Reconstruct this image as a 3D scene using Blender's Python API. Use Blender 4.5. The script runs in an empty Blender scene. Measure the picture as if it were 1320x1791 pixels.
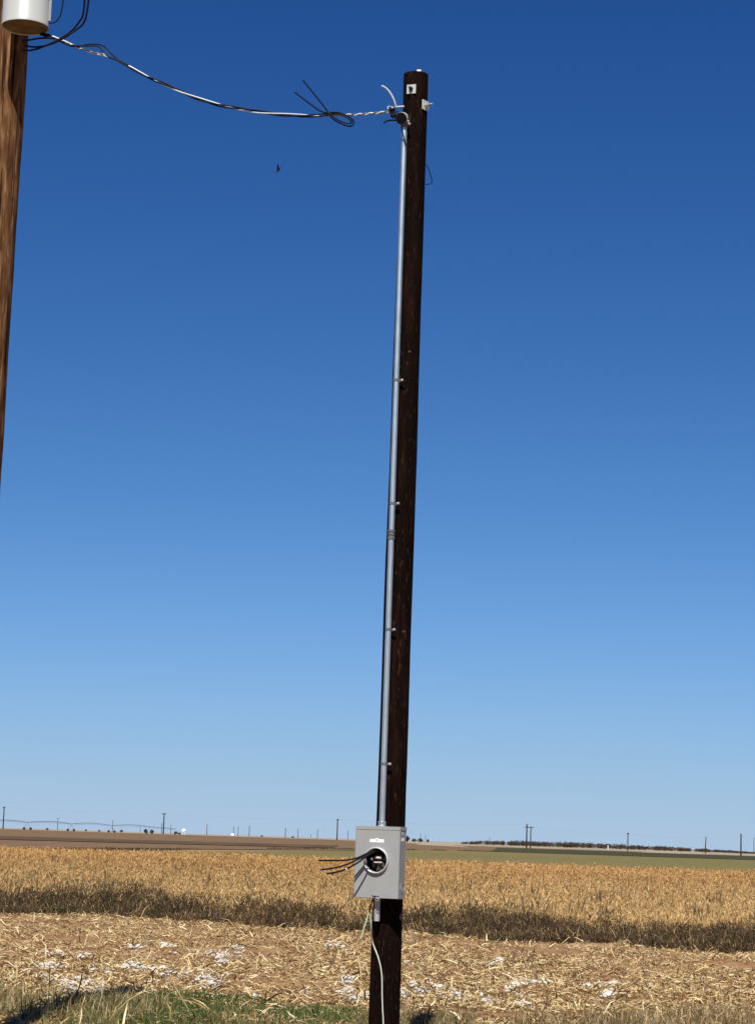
import bpy, bmesh, math, random
import numpy as np
from mathutils import Vector, Matrix

random.seed(7)
RNG = np.random.default_rng(11)
R = math.radians
scene = bpy.context.scene
COL = scene.collection

# ------------------------------------------------------------------ camera
CAM_Z, F_PX, W_PX, H_PX = 1.6, 4000.0, 1320.0, 1791.0
ROLL = R(1.87)
PITCH = math.atan(575.5 * math.cos(ROLL) / F_PX)
CAM_M = Matrix.Rotation(R(90) + PITCH, 3, 'X') @ Matrix.Rotation(ROLL, 3, 'Z')
cam_d = bpy.data.cameras.new('camera')
cam_d.sensor_fit = 'VERTICAL'
cam_d.sensor_height = 24.0
cam_d.lens = F_PX / H_PX * 24.0
cam_d.clip_start = 0.1
cam_d.clip_end = 30000
cam = bpy.data.objects.new('camera', cam_d)
cam.matrix_world = Matrix.Translation((0, 0, CAM_Z)) @ CAM_M.to_4x4()
COL.objects.link(cam)
scene.camera = cam

# ------------------------------------------------------------------ sky, sun, exposure
SUN_EL, SUN_AZ = R(52), R(184.8)          # azimuth clockwise from +Y (the way the camera looks)
world = bpy.data.worlds.new('World')
scene.world = world
world.use_nodes = True
wn, wl = world.node_tree.nodes, world.node_tree.links
sky = wn.new('ShaderNodeTexSky')
sky.sky_type = 'NISHITA'
sky.sun_disc = False
sky.sun_elevation = SUN_EL
sky.sun_rotation = SUN_AZ
sky.altitude = 0
sky.air_density = 0.5
sky.dust_density = 0.0
sky.ozone_density = 1.0
bg = wn['Background']
bg.inputs['Strength'].default_value = 0.0732
# the phone's colour response: one curve per channel over the whole sky
sep = wn.new('ShaderNodeSeparateColor'); com = wn.new('ShaderNodeCombineColor')
wl.new(sky.outputs[0], sep.inputs[0])
def sky_math(op, a, b):
    k = wn.new('ShaderNodeMath'); k.operation = op
    for i, v in enumerate((a, b)):
        if isinstance(v, (int, float)): k.inputs[i].default_value = v
        else: wl.new(v, k.inputs[i])
    return k.outputs[0]
for ch, (ca, g1, cb, g2) in enumerate(((2.4, 2.0, 4.6, 2.0), (1.36, 1.46, 1.47, 2.2), (1.02, 1.0, 0.39, 6.0))):
    x_ = sky_math('MULTIPLY', sep.outputs[ch], 0.1)
    top_ = sky_math('MULTIPLY', sky_math('POWER', x_, g1), ca * 10)
    bot_ = sky_math('ADD', sky_math('MULTIPLY', sky_math('POWER', x_, g2), cb), 1.0)
    wl.new(sky_math('DIVIDE', top_, bot_), com.inputs[ch])
wl.new(com.outputs[0], bg.inputs['Color'])

sun_d = bpy.data.lights.new('sun', 'SUN')
sun_d.energy = 5.0
sun_d.angle = R(0.53)
sun_d.color = (1.0, 0.955, 0.88)
sun = bpy.data.objects.new('sun', sun_d)
SUN_V = Vector((math.sin(SUN_AZ) * math.cos(SUN_EL), math.cos(SUN_AZ) * math.cos(SUN_EL), math.sin(SUN_EL)))
sun.rotation_euler = SUN_V.to_track_quat('Z', 'Y').to_euler()
sun.location = (-2, -10, 30)
COL.objects.link(sun)

vs = scene.view_settings
vs.view_transform = 'Standard'
vs.look = 'None'
vs.exposure = 0.45
vs.gamma = 1.0
vs.use_curve_mapping = False
scene.cycles.max_bounces = 5

# ------------------------------------------------------------------ helpers
def P(px, py, y):
    """world point that the photograph's pixel (px, py) shows at the forward distance y"""
    d = CAM_M @ Vector(((px - W_PX / 2) / F_PX, -(py - H_PX / 2) / F_PX, -1.0))
    return Vector((0, 0, CAM_Z)) + d * (y / d.y)

def ss(a, b, x):
    t = np.clip((x - a) / (b - a), 0, 1)
    return t * t * (3 - 2 * t)

def terrain(x, y):
    x = np.asarray(x, float); y = np.asarray(y, float)
    w = ss(-0.02, 0.05, x / np.maximum(y, 1.0))
    z = (1 - w) * 1.45 * ss(350, 1000, y) + w * 1.75 * ss(950, 1250, y) + 1.7 * ss(1300, 3000, y)
    return z

_ph = RNG.uniform(0, 6.28, (4, 24)); _dr = RNG.normal(0, 1, (2, 24)); _dr /= np.linalg.norm(_dr, axis=0)
_fr = np.geomspace(0.6, 9, 24)
def wob(x, y, s=1.0, k=0):
    """smooth 2-D noise about -1..1; s is the feature size"""
    x = np.asarray(x, float) / s; y = np.asarray(y, float) / s
    a = np.zeros(np.broadcast(x, y).shape)
    tot = 0
    for i in range(24):
        j = (i + 5 * k) % 24
        am = _fr[i] ** -0.7
        a += am * np.sin(_fr[i] * (x * _dr[0, j] + y * _dr[1, j]) + _ph[k % 4, i] + 1.7 * k)
        tot += am * am
    return np.clip(a / math.sqrt(tot) , -1.6, 1.6)

def ground_z(x, y):
    x = np.asarray(x, float); y = np.asarray(y, float)
    near = (1 - ss(46, 56, y)) * ss(12, 16, y) * (1 - ss(9, 13, np.abs(x)))
    z = terrain(x, y)
    z = z + near * (0.03 * wob(x, y, 0.9, 1) + 0.024 * wob(x, y, 0.33, 2))
    return z

class MB:
    """collects simple shapes into one mesh"""
    def __init__(s): s.v = []; s.f = []
    def add(s, vs_, fs_):
        o = len(s.v); s.v += [tuple(v) for v in vs_]; s.f += [tuple(i + o for i in f) for f in fs_]; return s
    def box(s, c, size, m=None):
        c = Vector(c); h = Vector(size) / 2
        vs_ = []
        for x in (-1, 1):
            for y in (-1, 1):
                for z in (-1, 1):
                    q = Vector((x * h.x, y * h.y, z * h.z))
                    vs_.append((m @ q if m else q) + c)
        return s.add(vs_, [(0, 1, 3, 2), (4, 6, 7, 5), (0, 4, 5, 1), (2, 3, 7, 6), (0, 2, 6, 4), (1, 5, 7, 3)])
    def tube(s, pts, r, n=8, caps=True):
        pts = [Vector(p) for p in pts]
        rs = r if isinstance(r, (list, tuple)) else [r] * len(pts)
        t0 = (pts[1] - pts[0]).normalized()
        u = t0.orthogonal().normalized()
        vs_ = []
        for i, p in enumerate(pts):
            a = pts[max(i - 1, 0)]; b = pts[min(i + 1, len(pts) - 1)]
            t = (b - a).normalized()
            u = (u - t * u.dot(t)).normalized(); w = t.cross(u)
            for k in range(n):
                an = 2 * math.pi * k / n
                vs_.append(p + (u * math.cos(an) + w * math.sin(an)) * rs[i])
        fs_ = []
        for i in range(len(pts) - 1):
            for k in range(n):
                fs_.append((i * n + k, i * n + (k + 1) % n, (i + 1) * n + (k + 1) % n, (i + 1) * n + k))
        if caps:
            fs_.append(tuple(range(n - 1, -1, -1)))
            fs_.append(tuple(range((len(pts) - 1) * n, len(pts) * n)))
        return s.add(vs_, fs_)
    def lathe(s, prof, c=(0, 0, 0), axis=(0, 0, 1), n=24):
        """prof: (radius, height along axis); a radius of 0 closes to a point"""
        q = Vector((0, 0, 1)).rotation_difference(Vector(axis).normalized()).to_matrix()
        c = Vector(c); vs_ = []; rings = []
        for r_, h in prof:
            if r_ <= 1e-6:
                rings.append([len(vs_)]); vs_.append(c + q @ Vector((0, 0, h)))
            else:
                rings.append(list(range(len(vs_), len(vs_) + n)))
                for k in range(n):
                    an = 2 * math.pi * k / n
                    vs_.append(c + q @ Vector((r_ * math.cos(an), r_ * math.sin(an), h)))
        fs_ = []
        for a, b in zip(rings, rings[1:]):
            for k in range(n):
                k2 = (k + 1) % n
                if len(a) == 1 and len(b) == 1: continue
                if len(a) == 1: fs_.append((a[0], b[k2], b[k]))
                elif len(b) == 1: fs_.append((a[k], a[k2], b[0]))
                else: fs_.append((a[k], a[k2], b[k2], b[k]))
        return s.add(vs_, fs_)
    def build(s, name, mat, parent=None, smooth=True, bevel=0, origin=None):
        me = bpy.data.meshes.new(name)
        vv = s.v
        if origin is not None:
            o_ = Vector(origin); vv = [tuple(Vector(v) - o_) for v in s.v]
        me.from_pydata(vv, [], s.f)
        bm = bmesh.new(); bm.from_mesh(me); bmesh.ops.recalc_face_normals(bm, faces=bm.faces); bm.to_mesh(me); bm.free()
        if smooth:
            me.polygons.foreach_set('use_smooth', [True] * len(me.polygons))
            me.set_sharp_from_angle(angle=R(38))
        me.materials.append(mat)
        ob = bpy.data.objects.new(name, me)
        COL.objects.link(ob)
        if parent: ob.parent = parent
        if bevel:
            bv = ob.modifiers.new('bevel', 'BEVEL'); bv.width = bevel; bv.segments = 2; bv.limit_method = 'ANGLE'
        return ob

def tag(o, label=None, cat=None, group=None, kind=None):
    if label: o['label'] = label
    if cat: o['category'] = cat
    if group: o['group'] = group
    if kind: o['kind'] = kind
    return o

def thing(name, loc, label, cat, group=None, rz=0):
    o = bpy.data.objects.new(name, None)
    o.empty_display_size = 0.2
    o.location = loc; o.rotation_euler = (0, 0, rz)
    COL.objects.link(o)
    return tag(o, label, cat, group)

def smooth_path(pts, n=8):
    pts = [Vector(p) for p in pts]
    out = []
    for i in range(len(pts) - 1):
        p0 = pts[max(i - 1, 0)]; p1 = pts[i]; p2 = pts[i + 1]; p3 = pts[min(i + 2, len(pts) - 1)]
        for k in range(n):
            t = k / n
            out.append(0.5 * ((2 * p1) + (p2 - p0) * t + (2 * p0 - 5 * p1 + 4 * p2 - p3) * t * t + (3 * p1 - p0 - 3 * p2 + p3) * t ** 3))
    out.append(pts[-1])
    return out

def px_path(rows, n=8):
    return smooth_path([P(*r_) for r_ in rows], n)

# ------------------------------------------------------------------ materials
ALB = 0.732        # paint, wood and straw are darker than they look at this exposure
def alb(c): return tuple(v * ALB for v in c)

def new_mat(name):
    m = bpy.data.materials.new(name); m.use_nodes = True
    nt = m.node_tree
    return m, nt.nodes, nt.links, nt.nodes['Principled BSDF']

def set_spec(b, v): b.inputs['Specular IOR Level'].default_value = v

def mat_plain(name, col, rough=0.6, metal=0.0, var=0.12, scale=12, spec=0.4, stretch=(1, 1, 1), bump=0.0):
    m, n, l, b = new_mat(name)
    if metal < 0.5 and min(col) < 0.78: col = alb(col)
    tc = n.new('ShaderNodeTexCoord'); mp = n.new('ShaderNodeMapping'); mp.inputs['Scale'].default_value = stretch
    no = n.new('ShaderNodeTexNoise'); no.inputs['Scale'].default_value = scale; no.inputs['Detail'].default_value = 6
    l.new(tc.outputs['Object'], mp.inputs[0]); l.new(mp.outputs[0], no.inputs['Vector'])
    cr = n.new('ShaderNodeValToRGB')
    cr.color_ramp.elements[0].position = 0.3; cr.color_ramp.elements[1].position = 0.7
    cr.color_ramp.elements[0].color = tuple(c * (1 - var) for c in col) + (1,)
    cr.color_ramp.elements[1].color = tuple(min(1, c * (1 + var)) for c in col) + (1,)
    l.new(no.outputs['Fac'], cr.inputs[0]); l.new(cr.outputs[0], b.inputs['Base Color'])
    b.inputs['Roughness'].default_value = rough; b.inputs['Metallic'].default_value = metal; set_spec(b, spec)
    if bump:
        bp = n.new('ShaderNodeBump'); bp.inputs['Strength'].default_value = bump; bp.inputs['Distance'].default_value = 0.01
        l.new(no.outputs['Fac'], bp.inputs['Height']); l.new(bp.outputs[0], b.inputs['Normal'])
    return m

def mat_wood(name, stops, zscale=1.3, fine=34, bump=0.6, rough=0.75, spec=0.25, fleck=(0.1, 0.05, 0.03), crack=(0.003, 0.002, 0.001), lo=0.62, fz=14):
    """stops: list of (position, colour) along streaks that follow the trunk"""
    m, n, l, b = new_mat(name)
    tc = n.new('ShaderNodeTexCoord')
    mp = n.new('ShaderNodeMapping'); mp.inputs['Scale'].default_value = (fine, fine, zscale)
    no = n.new('ShaderNodeTexNoise'); no.inputs['Scale'].default_value = 1.0; no.inputs['Detail'].default_value = 7; no.inputs['Roughness'].default_value = 0.65
    l.new(tc.outputs['Object'], mp.inputs[0]); l.new(mp.outputs[0], no.inputs['Vector'])
    mp2 = n.new('ShaderNodeMapping'); mp2.inputs['Scale'].default_value = (7, 7, 2.2)
    n2 = n.new('ShaderNodeTexNoise'); n2.inputs['Scale'].default_value = 1.0; n2.inputs['Detail'].default_value = 5
    l.new(tc.outputs['Object'], mp2.inputs[0]); l.new(mp2.outputs[0], n2.inputs['Vector'])
    mx = n.new('ShaderNodeMath'); mx.operation = 'MULTIPLY_ADD'; mx.inputs[1].default_value = 0.6
    l.new(no.outputs['Fac'], mx.inputs[0])
    m2 = n.new('ShaderNodeMath'); m2.operation = 'MULTIPLY'; m2.inputs[1].default_value = 0.4
    l.new(n2.outputs['Fac'], m2.inputs[0]); l.new(m2.outputs[0], mx.inputs[2])
    cr = n.new('ShaderNodeValToRGB')
    while len(cr.color_ramp.elements) < len(stops): cr.color_ramp.elements.new(0.5)
    for e, (p_, c_) in zip(cr.color_ramp.elements, stops):
        e.position = p_; e.color = alb(c_) + (1,)
    l.new(mx.outputs[0], cr.inputs[0])
    def layer(scale, thr0, thr1, src, colr, inv=False):
        q = n.new('ShaderNodeMapping'); q.inputs['Scale'].default_value = scale
        t = n.new('ShaderNodeTexNoise'); t.inputs['Scale'].default_value = 1.0; t.inputs['Detail'].default_value = 4
        l.new(tc.outputs['Object'], q.inputs[0]); l.new(q.outputs[0], t.inputs['Vector'])
        w = n.new('ShaderNodeMapRange'); w.inputs['From Min'].default_value = thr0; w.inputs['From Max'].default_value = thr1
        l.new(t.outputs['Fac'], w.inputs['Value'])
        k = n.new('ShaderNodeMix'); k.data_type = 'RGBA'
        l.new(w.outputs['Result'], k.inputs['Factor']); l.new(src, k.inputs['A']); k.inputs['B'].default_value = alb(colr) + (1,)
        return k.outputs['Result'], w.outputs['Result']
    c1_, f1_ = layer((55, 55, fz), lo, lo + 0.12, cr.outputs[0], fleck)          # lifted flakes
    c2_, f2_ = layer((60, 60, 0.9), 0.60, 0.66, c1_, crack)                      # drying checks
    l.new(c2_, b.inputs['Base Color'])
    hs = n.new('ShaderNodeMath'); hs.operation = 'MULTIPLY_ADD'; hs.inputs[1].default_value = -0.6
    l.new(f2_, hs.inputs[0]); l.new(mx.outputs[0], hs.inputs[2])
    bp = n.new('ShaderNodeBump'); bp.inputs['Strength'].default_value = bump; bp.inputs['Distance'].default_value = 0.008
    l.new(hs.outputs[0], bp.inputs['Height']); l.new(bp.outputs[0], b.inputs['Normal'])
    b.inputs['Roughness'].default_value = rough; set_spec(b, spec)
    return m

def mat_blade(name, rough=0.75, spec=0.15):
    m, n, l, b = new_mat(name)
    at = n.new('ShaderNodeVertexColor'); at.layer_name = 'Col'
    l.new(at.outputs['Color'], b.inputs['Base Color'])
    b.inputs['Roughness'].default_value = rough; set_spec(b, spec)
    return m

def mat_field(name, ca, cb, cc, sx, sy, big=0.012, rough=0.9):
    """ploughed or cropped land: streaks along X plus broad patches"""
    m, n, l, b = new_mat(name)
    ca, cb, cc = alb(ca), alb(cb), alb(cc)
    ge = n.new('ShaderNodeNewGeometry')
    mp = n.new('ShaderNodeMapping'); mp.inputs['Scale'].default_value = (sx, sy, 1)
    l.new(ge.outputs['Position'], mp.inputs[0])
    no = n.new('ShaderNodeTexNoise'); no.inputs['Scale'].default_value = 1; no.inputs['Detail'].default_value = 8; no.inputs['Roughness'].default_value = 0.7
    l.new(mp.outputs[0], no.inputs['Vector'])
    cr = n.new('ShaderNodeValToRGB')
    cr.color_ramp.elements[0].position = 0.36; cr.color_ramp.elements[0].color = ca + (1,)
    cr.color_ramp.elements[1].position = 0.64; cr.color_ramp.elements[1].color = cb + (1,)
    l.new(no.outputs['Fac'], cr.inputs[0])
    mp2 = n.new('ShaderNodeMapping'); mp2.inputs['Scale'].default_value = (big, big * 0.6, 1)
    l.new(ge.outputs['Position'], mp2.inputs[0])
    n2 = n.new('ShaderNodeTexNoise'); n2.inputs['Scale'].default_value = 1; n2.inputs['Detail'].default_value = 4
    l.new(mp2.outputs[0], n2.inputs['Vector'])
    c2 = n.new('ShaderNodeValToRGB'); c2.color_ramp.elements[0].position = 0.45; c2.color_ramp.elements[1].position = 0.62
    l.new(n2.outputs['Fac'], c2.inputs[0])
    mx = n.new('ShaderNodeMix'); mx.data_type = 'RGBA'
    l.new(c2.outputs[0], mx.inputs['Factor']); l.new(cr.outputs[0], mx.inputs['A']); mx.inputs['B'].default_value = cc + (1,)
    l.new(mx.outputs['Result'], b.inputs['Base Color'])
    b.inputs['Roughness'].default_value = rough; set_spec(b, 0.1)
    return m

def mat_soil(name):
    m, n, l, b = new_mat(name)
    ge = n.new('ShaderNodeNewGeometry')
    no = n.new('ShaderNodeTexNoise'); no.inputs['Scale'].default_value = 1.1; no.inputs['Detail'].default_value = 9; no.inputs['Roughness'].default_value = 0.7
    l.new(ge.outputs['Position'], no.inputs['Vector'])
    cr = n.new('ShaderNodeValToRGB')
    e = cr.color_ramp.elements
    e[0].position = 0.32; e[0].color = (0.160, 0.075, 0.034, 1)
    e[1].position = 0.68; e[1].color = (0.330, 0.232, 0.130, 1)
    k = e.new(0.5); k.color = (0.255, 0.150, 0.076, 1)
    l.new(no.outputs['Fac'], cr.inputs[0]); l.new(cr.outputs[0], b.inputs['Base Color'])
    n2 = n.new('ShaderNodeTexNoise'); n2.inputs['Scale'].default_value = 24; n2.inputs['Detail'].default_value = 6
    l.new(ge.outputs['Position'], n2.inputs['Vector'])
    bp = n.new('ShaderNodeBump'); bp.inputs['Strength'].default_value = 0.8; bp.inputs['Distance'].default_value = 0.03
    l.new(n2.outputs['Fac'], bp.inputs['Height']); l.new(bp.outputs[0], b.inputs['Normal'])
    b.inputs['Roughness'].default_value = 0.95; set_spec(b, 0.05)
    return m

M = {}
M['soil'] = mat_soil('red_soil')
M['creosote'] = mat_wood('creosote_wood', [(0.34, (0.002, 0.001, 0.0007)), (0.48, (0.006, 0.0022, 0.0013)), (0.58, (0.013, 0.0046, 0.0024)), (0.66, (0.022, 0.008, 0.004)), (0.74, (0.05, 0.024, 0.013))], 3.2, 38, 0.9, 0.9, 0.06, (0.050, 0.022, 0.013), (0.001, 0.0006, 0.0004), 0.60)
M['weathered'] = mat_wood('weathered_wood', [(0.36, (0.04, 0.015, 0.006)), (0.46, (0.10, 0.043, 0.017)), (0.54, (0.155, 0.073, 0.031)), (0.61, (0.25, 0.135, 0.064)), (0.69, (0.42, 0.27, 0.14))], 3.4, 30, 1.0, 0.9, 0.06, (0.34, 0.205, 0.10), (0.02, 0.008, 0.004), 0.57, 4.5)
M['far_wood'] = mat_plain('far_pole_wood', (0.035, 0.028, 0.024), 0.85, var=0.2, scale=2)
M['far_wood_hazed'] = mat_plain('hazed_far_pole_wood', (0.10, 0.095, 0.09), 0.85, var=0.15, scale=2)  # paler wood for the remoter poles, distance haze put into the colour
M['galv'] = mat_plain('galvanised_steel', (0.55, 0.62, 0.61), 0.40, 0.85, 0.12, 30, stretch=(1, 1, 0.3))
M['galv_dull'] = mat_plain('dull_galvanised_steel', (0.50, 0.51, 0.51), 0.55, 0.35, 0.15, 40)
M['zinc_plate'] = mat_plain('zinc_washer', (0.56, 0.60, 0.58), 0.6, 0.05, 0.10, 30)
M['box_grey'] = mat_plain('grey_enamel', (0.355, 0.368, 0.36), 0.5, 0.0, 0.035, 9, spec=0.4)
M['ring'] = mat_plain('bright_aluminium', (0.72, 0.72, 0.71), 0.35, 0.3, 0.05, 20)
M['black'] = mat_plain('black_insulation', (0.005, 0.005, 0.006), 0.6, 0.0, 0.2, 40, spec=0.15)
M['black_plastic'] = mat_plain('black_moulding', (0.005, 0.005, 0.005), 0.7, 0.0, 0.2, 20, spec=0.15)
M['brown_block'] = mat_plain('brown_moulding', (0.085, 0.062, 0.05), 0.5, 0.0, 0.25, 60)
M['tin'] = mat_plain('tinned_lug', (0.74, 0.71, 0.66), 0.4, 0.2, 0.1, 60)
M['alu_wire'] = mat_plain('bare_aluminium_strand', (0.70, 0.77, 0.79), 0.5, 0.05, 0.10, 60)
M['white_paint'] = mat_plain('white_label', (0.82, 0.82, 0.80), 0.6, 0.0, 0.03, 40)
M['ink'] = mat_plain('black_ink', (0.03, 0.03, 0.03), 0.7, 0.0, 0.1, 40)
M['tank'] = mat_plain('tank_paint', (0.53, 0.545, 0.51), 0.35, 0.0, 0.05, 5, spec=0.5, stretch=(1, 1, 0.4))
M['tank_bottom'] = mat_plain('rusty_tank_bottom', (0.16, 0.105, 0.045), 0.8, 0.0, 0.45, 9)
M['green_wire'] = mat_plain('pale_green_wire', (0.50, 0.66, 0.42), 0.5, 0.0, 0.08, 30)
M['wire_white'] = mat_plain('whitish_green_wire', (0.62, 0.72, 0.58), 0.5, 0.0, 0.06, 30)
M['litter'] = mat_blade('dry_stalk')
M['crop'] = mat_blade('dry_crop')
M['weed'] = mat_blade('dark_weed')
M['grass'] = mat_blade('green_grass')
M['leaf'] = mat_blade('far_leaf')
M['cotton'] = mat_plain('cotton_lint', (0.88, 0.83, 0.75), 0.95, 0.0, 0.12, 30, spec=0.05, bump=0.8)
M['stalk'] = mat_plain('pale_stalk', (0.62, 0.50, 0.27), 0.75, 0.0, 0.22, 14, spec=0.2)
M['brown_field'] = mat_field('brown_field', (0.160, 0.100, 0.054), (0.255, 0.165, 0.092), (0.205, 0.140, 0.074), 0.55, 0.06)
M['olive_field'] = mat_field('olive_field', (0.162, 0.140, 0.047), (0.230, 0.196, 0.072), (0.238, 0.174, 0.068), 0.8, 0.11)
M['green_field'] = mat_field('green_field', (0.044, 0.047, 0.019), (0.085, 0.083, 0.036), (0.064, 0.060, 0.025), 0.5, 0.05)
M['tan_field'] = mat_field('tan_field', (0.357, 0.281, 0.187), (0.459, 0.383, 0.281), (0.391, 0.340, 0.255), 0.03, 0.005)
M['weedy_field'] = mat_field('weedy_edge', (0.085, 0.05, 0.026), (0.17, 0.105, 0.055), (0.12, 0.075, 0.038), 0.12, 0.03)
M['bird'] = mat_plain('dark_feathers', (0.022, 0.02, 0.02), 0.8, 0.0, 0.2, 60)
M['white_far'] = mat_plain('white_far_paint', (0.8, 0.8, 0.78), 0.6, 0.0, 0.03, 1)
M['steel_far'] = mat_plain('dull_steel', (0.16, 0.16, 0.16), 0.6, 0.2, 0.1, 1)
M['boom'] = mat_plain('weathered_zinc', (0.30, 0.31, 0.32), 0.6, 0.1, 0.1, 1)
M['rubber'] = mat_plain('tyre_rubber', (0.03, 0.028, 0.026), 0.85, 0.0, 0.1, 2)
M['bark'] = mat_plain('bark', (0.07, 0.05, 0.035), 0.9, 0.0, 0.2, 4)

# ------------------------------------------------------------------ ground
def axis(dense_lo, dense_hi, step, lo, hi, grow=1.14):
    a = list(np.arange(dense_lo, dense_hi + 1e-6, step))
    s = step; v = a[-1]
    while v < hi:
        s *= grow; v += s; a.append(min(v, hi))
    s = step; v = a[0]; pre = []
    while v > lo:
        s *= grow; v -= s; pre.append(max(v, lo))
    return np.array(pre[::-1] + a)

def grid_mesh(name, xs, ys, zf, mat):
    X, Y = np.meshgrid(xs, ys)
    Z = zf(X, Y)
    nx, ny = len(xs), len(ys)
    co = np.stack([X, Y, Z], -1).reshape(-1, 3)
    i = (np.arange(ny - 1)[:, None] * nx + np.arange(nx - 1)[None, :]).ravel()
    q = np.stack([i, i + 1, i + nx + 1, i + nx], 1)
    me = bpy.data.meshes.new(name)
    me.vertices.add(len(co)); me.vertices.foreach_set('co', co.astype(np.float32).ravel())
    me.loops.add(q.size); me.loops.foreach_set('vertex_index', q.astype(np.int32).ravel())
    me.polygons.add(len(q)); me.polygons.foreach_set('loop_start', (np.arange(len(q)) * 4).astype(np.int32))
    me.update(calc_edges=True)
    me.polygons.foreach_set('use_smooth', [True] * len(q))
    me.materials.append(mat)
    ob = bpy.data.objects.new(name, me); COL.objects.link(ob)
    return ob

gx = axis(-6.5, 6.5, 0.075, -7000, 7000)
gy = axis(15.0, 47.0, 0.09, -60, 14000, 1.10)
gy = gy[(gy > -60.1)]
tag(grid_mesh('ground', gx, gy, ground_z, M['soil']), kind='structure')

def field(name, poly_near, poly_far, mat, off, nx=40, ny=40):
    """a sheet between two (x0,y0,x1,y1) edges that follows the land, off metres above it"""
    (ax, ay), (bx, by) = poly_near; (cx, cy), (dx, dy) = poly_far
    u = np.linspace(0, 1, nx)[None, :]; t = np.linspace(0, 1, ny)[:, None]
    X = (1 - t) * ((1 - u) * ax + u * bx) + t * ((1 - u) * cx + u * dx)
    Y = (1 - t) * ((1 - u) * ay + u * by) + t * ((1 - u) * cy + u * dy)
    if name != 'far_plain':
        Y = Y + wob(X, Y, 60, 1) * 0.012 * Y * np.where((t == 0) | (t == 1), 1, 0)
    me_ob = grid_mesh(name, np.arange(nx), np.arange(ny), lambda a, b: a * 0, mat)
    co = np.stack([X, Y, terrain(X, Y) + off], -1).reshape(-1, 3)
    me_ob.data.vertices.foreach_set('co', co.astype(np.float32).ravel()); me_ob.data.update()
    return tag(me_ob, kind='structure')

M['verge'] = mat_field('dry_verge', (0.28, 0.165, 0.065), (0.40, 0.25, 0.10), (0.34, 0.22, 0.09), 0.2, 0.05)
field('dry_verge', ((-90, 140), (40, 140)), ((-160, 320), (70, 420)), M['verge'], 0.03)
field('brown_field', ((-37, 140), (20, 500)), ((-480, 1080), (130, 1080)), M['brown_field'], 0.10, 60, 60)
field('weedy_field', ((-75, 285), (-6, 395)), ((-130, 385), (-6, 500)), M['weedy_field'], 0.18)
field('olive_field', ((-22, 146), (120, 146)), ((16, 500), (150, 530)), M['olive_field'], 0.13, 60, 40)
field('green_field', ((27, 500), (230, 512)), ((58, 1030), (520, 1010)), M['green_field'], 0.20, 60, 40)
field('far_plain', ((-2500, 985), (2500, 985)), ((-4500, 4000), (4500, 4000)), M['tan_field'], 0.05, 160, 90)

# ------------------------------------------------------------------ blades
def blade_mesh(name, base, vec, width, wdir, sag, col, mat):
    n = len(base)
    wv = wdir * (width[:, None] * 0.5)
    mid = base + vec * 0.55 + sag
    co = np.stack([base - wv, base + wv, mid - wv * 0.85, mid + wv * 0.85, base + vec], 1).reshape(-1, 3)
    o = (np.arange(n) * 5)[:, None]
    idx = (o + np.array([0, 1, 3, 2, 2, 3, 4])[None]).ravel()
    ls = np.stack([np.arange(n) * 7, np.arange(n) * 7 + 4], 1).ravel()
    me = bpy.data.meshes.new(name)
    me.vertices.add(n * 5); me.vertices.foreach_set('co', co.astype(np.float32).ravel())
    me.loops.add(n * 7); me.loops.foreach_set('vertex_index', idx.astype(np.int32))
    me.polygons.add(n * 2); me.polygons.foreach_set('loop_start', ls.astype(np.int32))
    me.update(calc_edges=True)
    ca = me.color_attributes.new('Col', 'FLOAT_COLOR', 'POINT')
    c4 = np.concatenate([np.repeat(col, 5, 0), np.ones((n * 5, 1))], 1)
    ca.data.foreach_set('color', c4.astype(np.float32).ravel())
    me.materials.append(mat)
    ob = bpy.data.objects.new(name, me); COL.objects.link(ob)
    return ob

def unit(v): return v / np.maximum(np.linalg.norm(v, axis=1, keepdims=True), 1e-9)
def horiz(n):
    a = RNG.uniform(0, 2 * np.pi, n)
    return np.stack([np.cos(a), np.sin(a), np.zeros(n)], 1)
def sample_y(n, a, b, p):
    """pdf ~ y**-p"""
    u = RNG.uniform(0, 1, n); q = 1 - p
    return (a ** q + u * (b ** q - a ** q)) ** (1 / q)
def sample_x(y, margin=1.22, pad=0.6):
    return RNG.uniform(-1, 1, len(y)) * (0.168 * y * margin + pad)
def pick(cols, n, w=None):
    cols = np.array(cols); i = RNG.choice(len(cols), n, p=w)
    return cols[i] * RNG.uniform(0.85, 1.15, (n, 1)) * ALB
def edge_y(x):            # near edge of the dark weed strip
    return 41.3 - 0.62 * np.clip(x, -9, 9) * 1.0 + 0.5 * wob(x, x * 0 + 3, 1.6, 0) + 0.35 * wob(x, x * 0 + 9, 0.35, 1)

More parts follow.
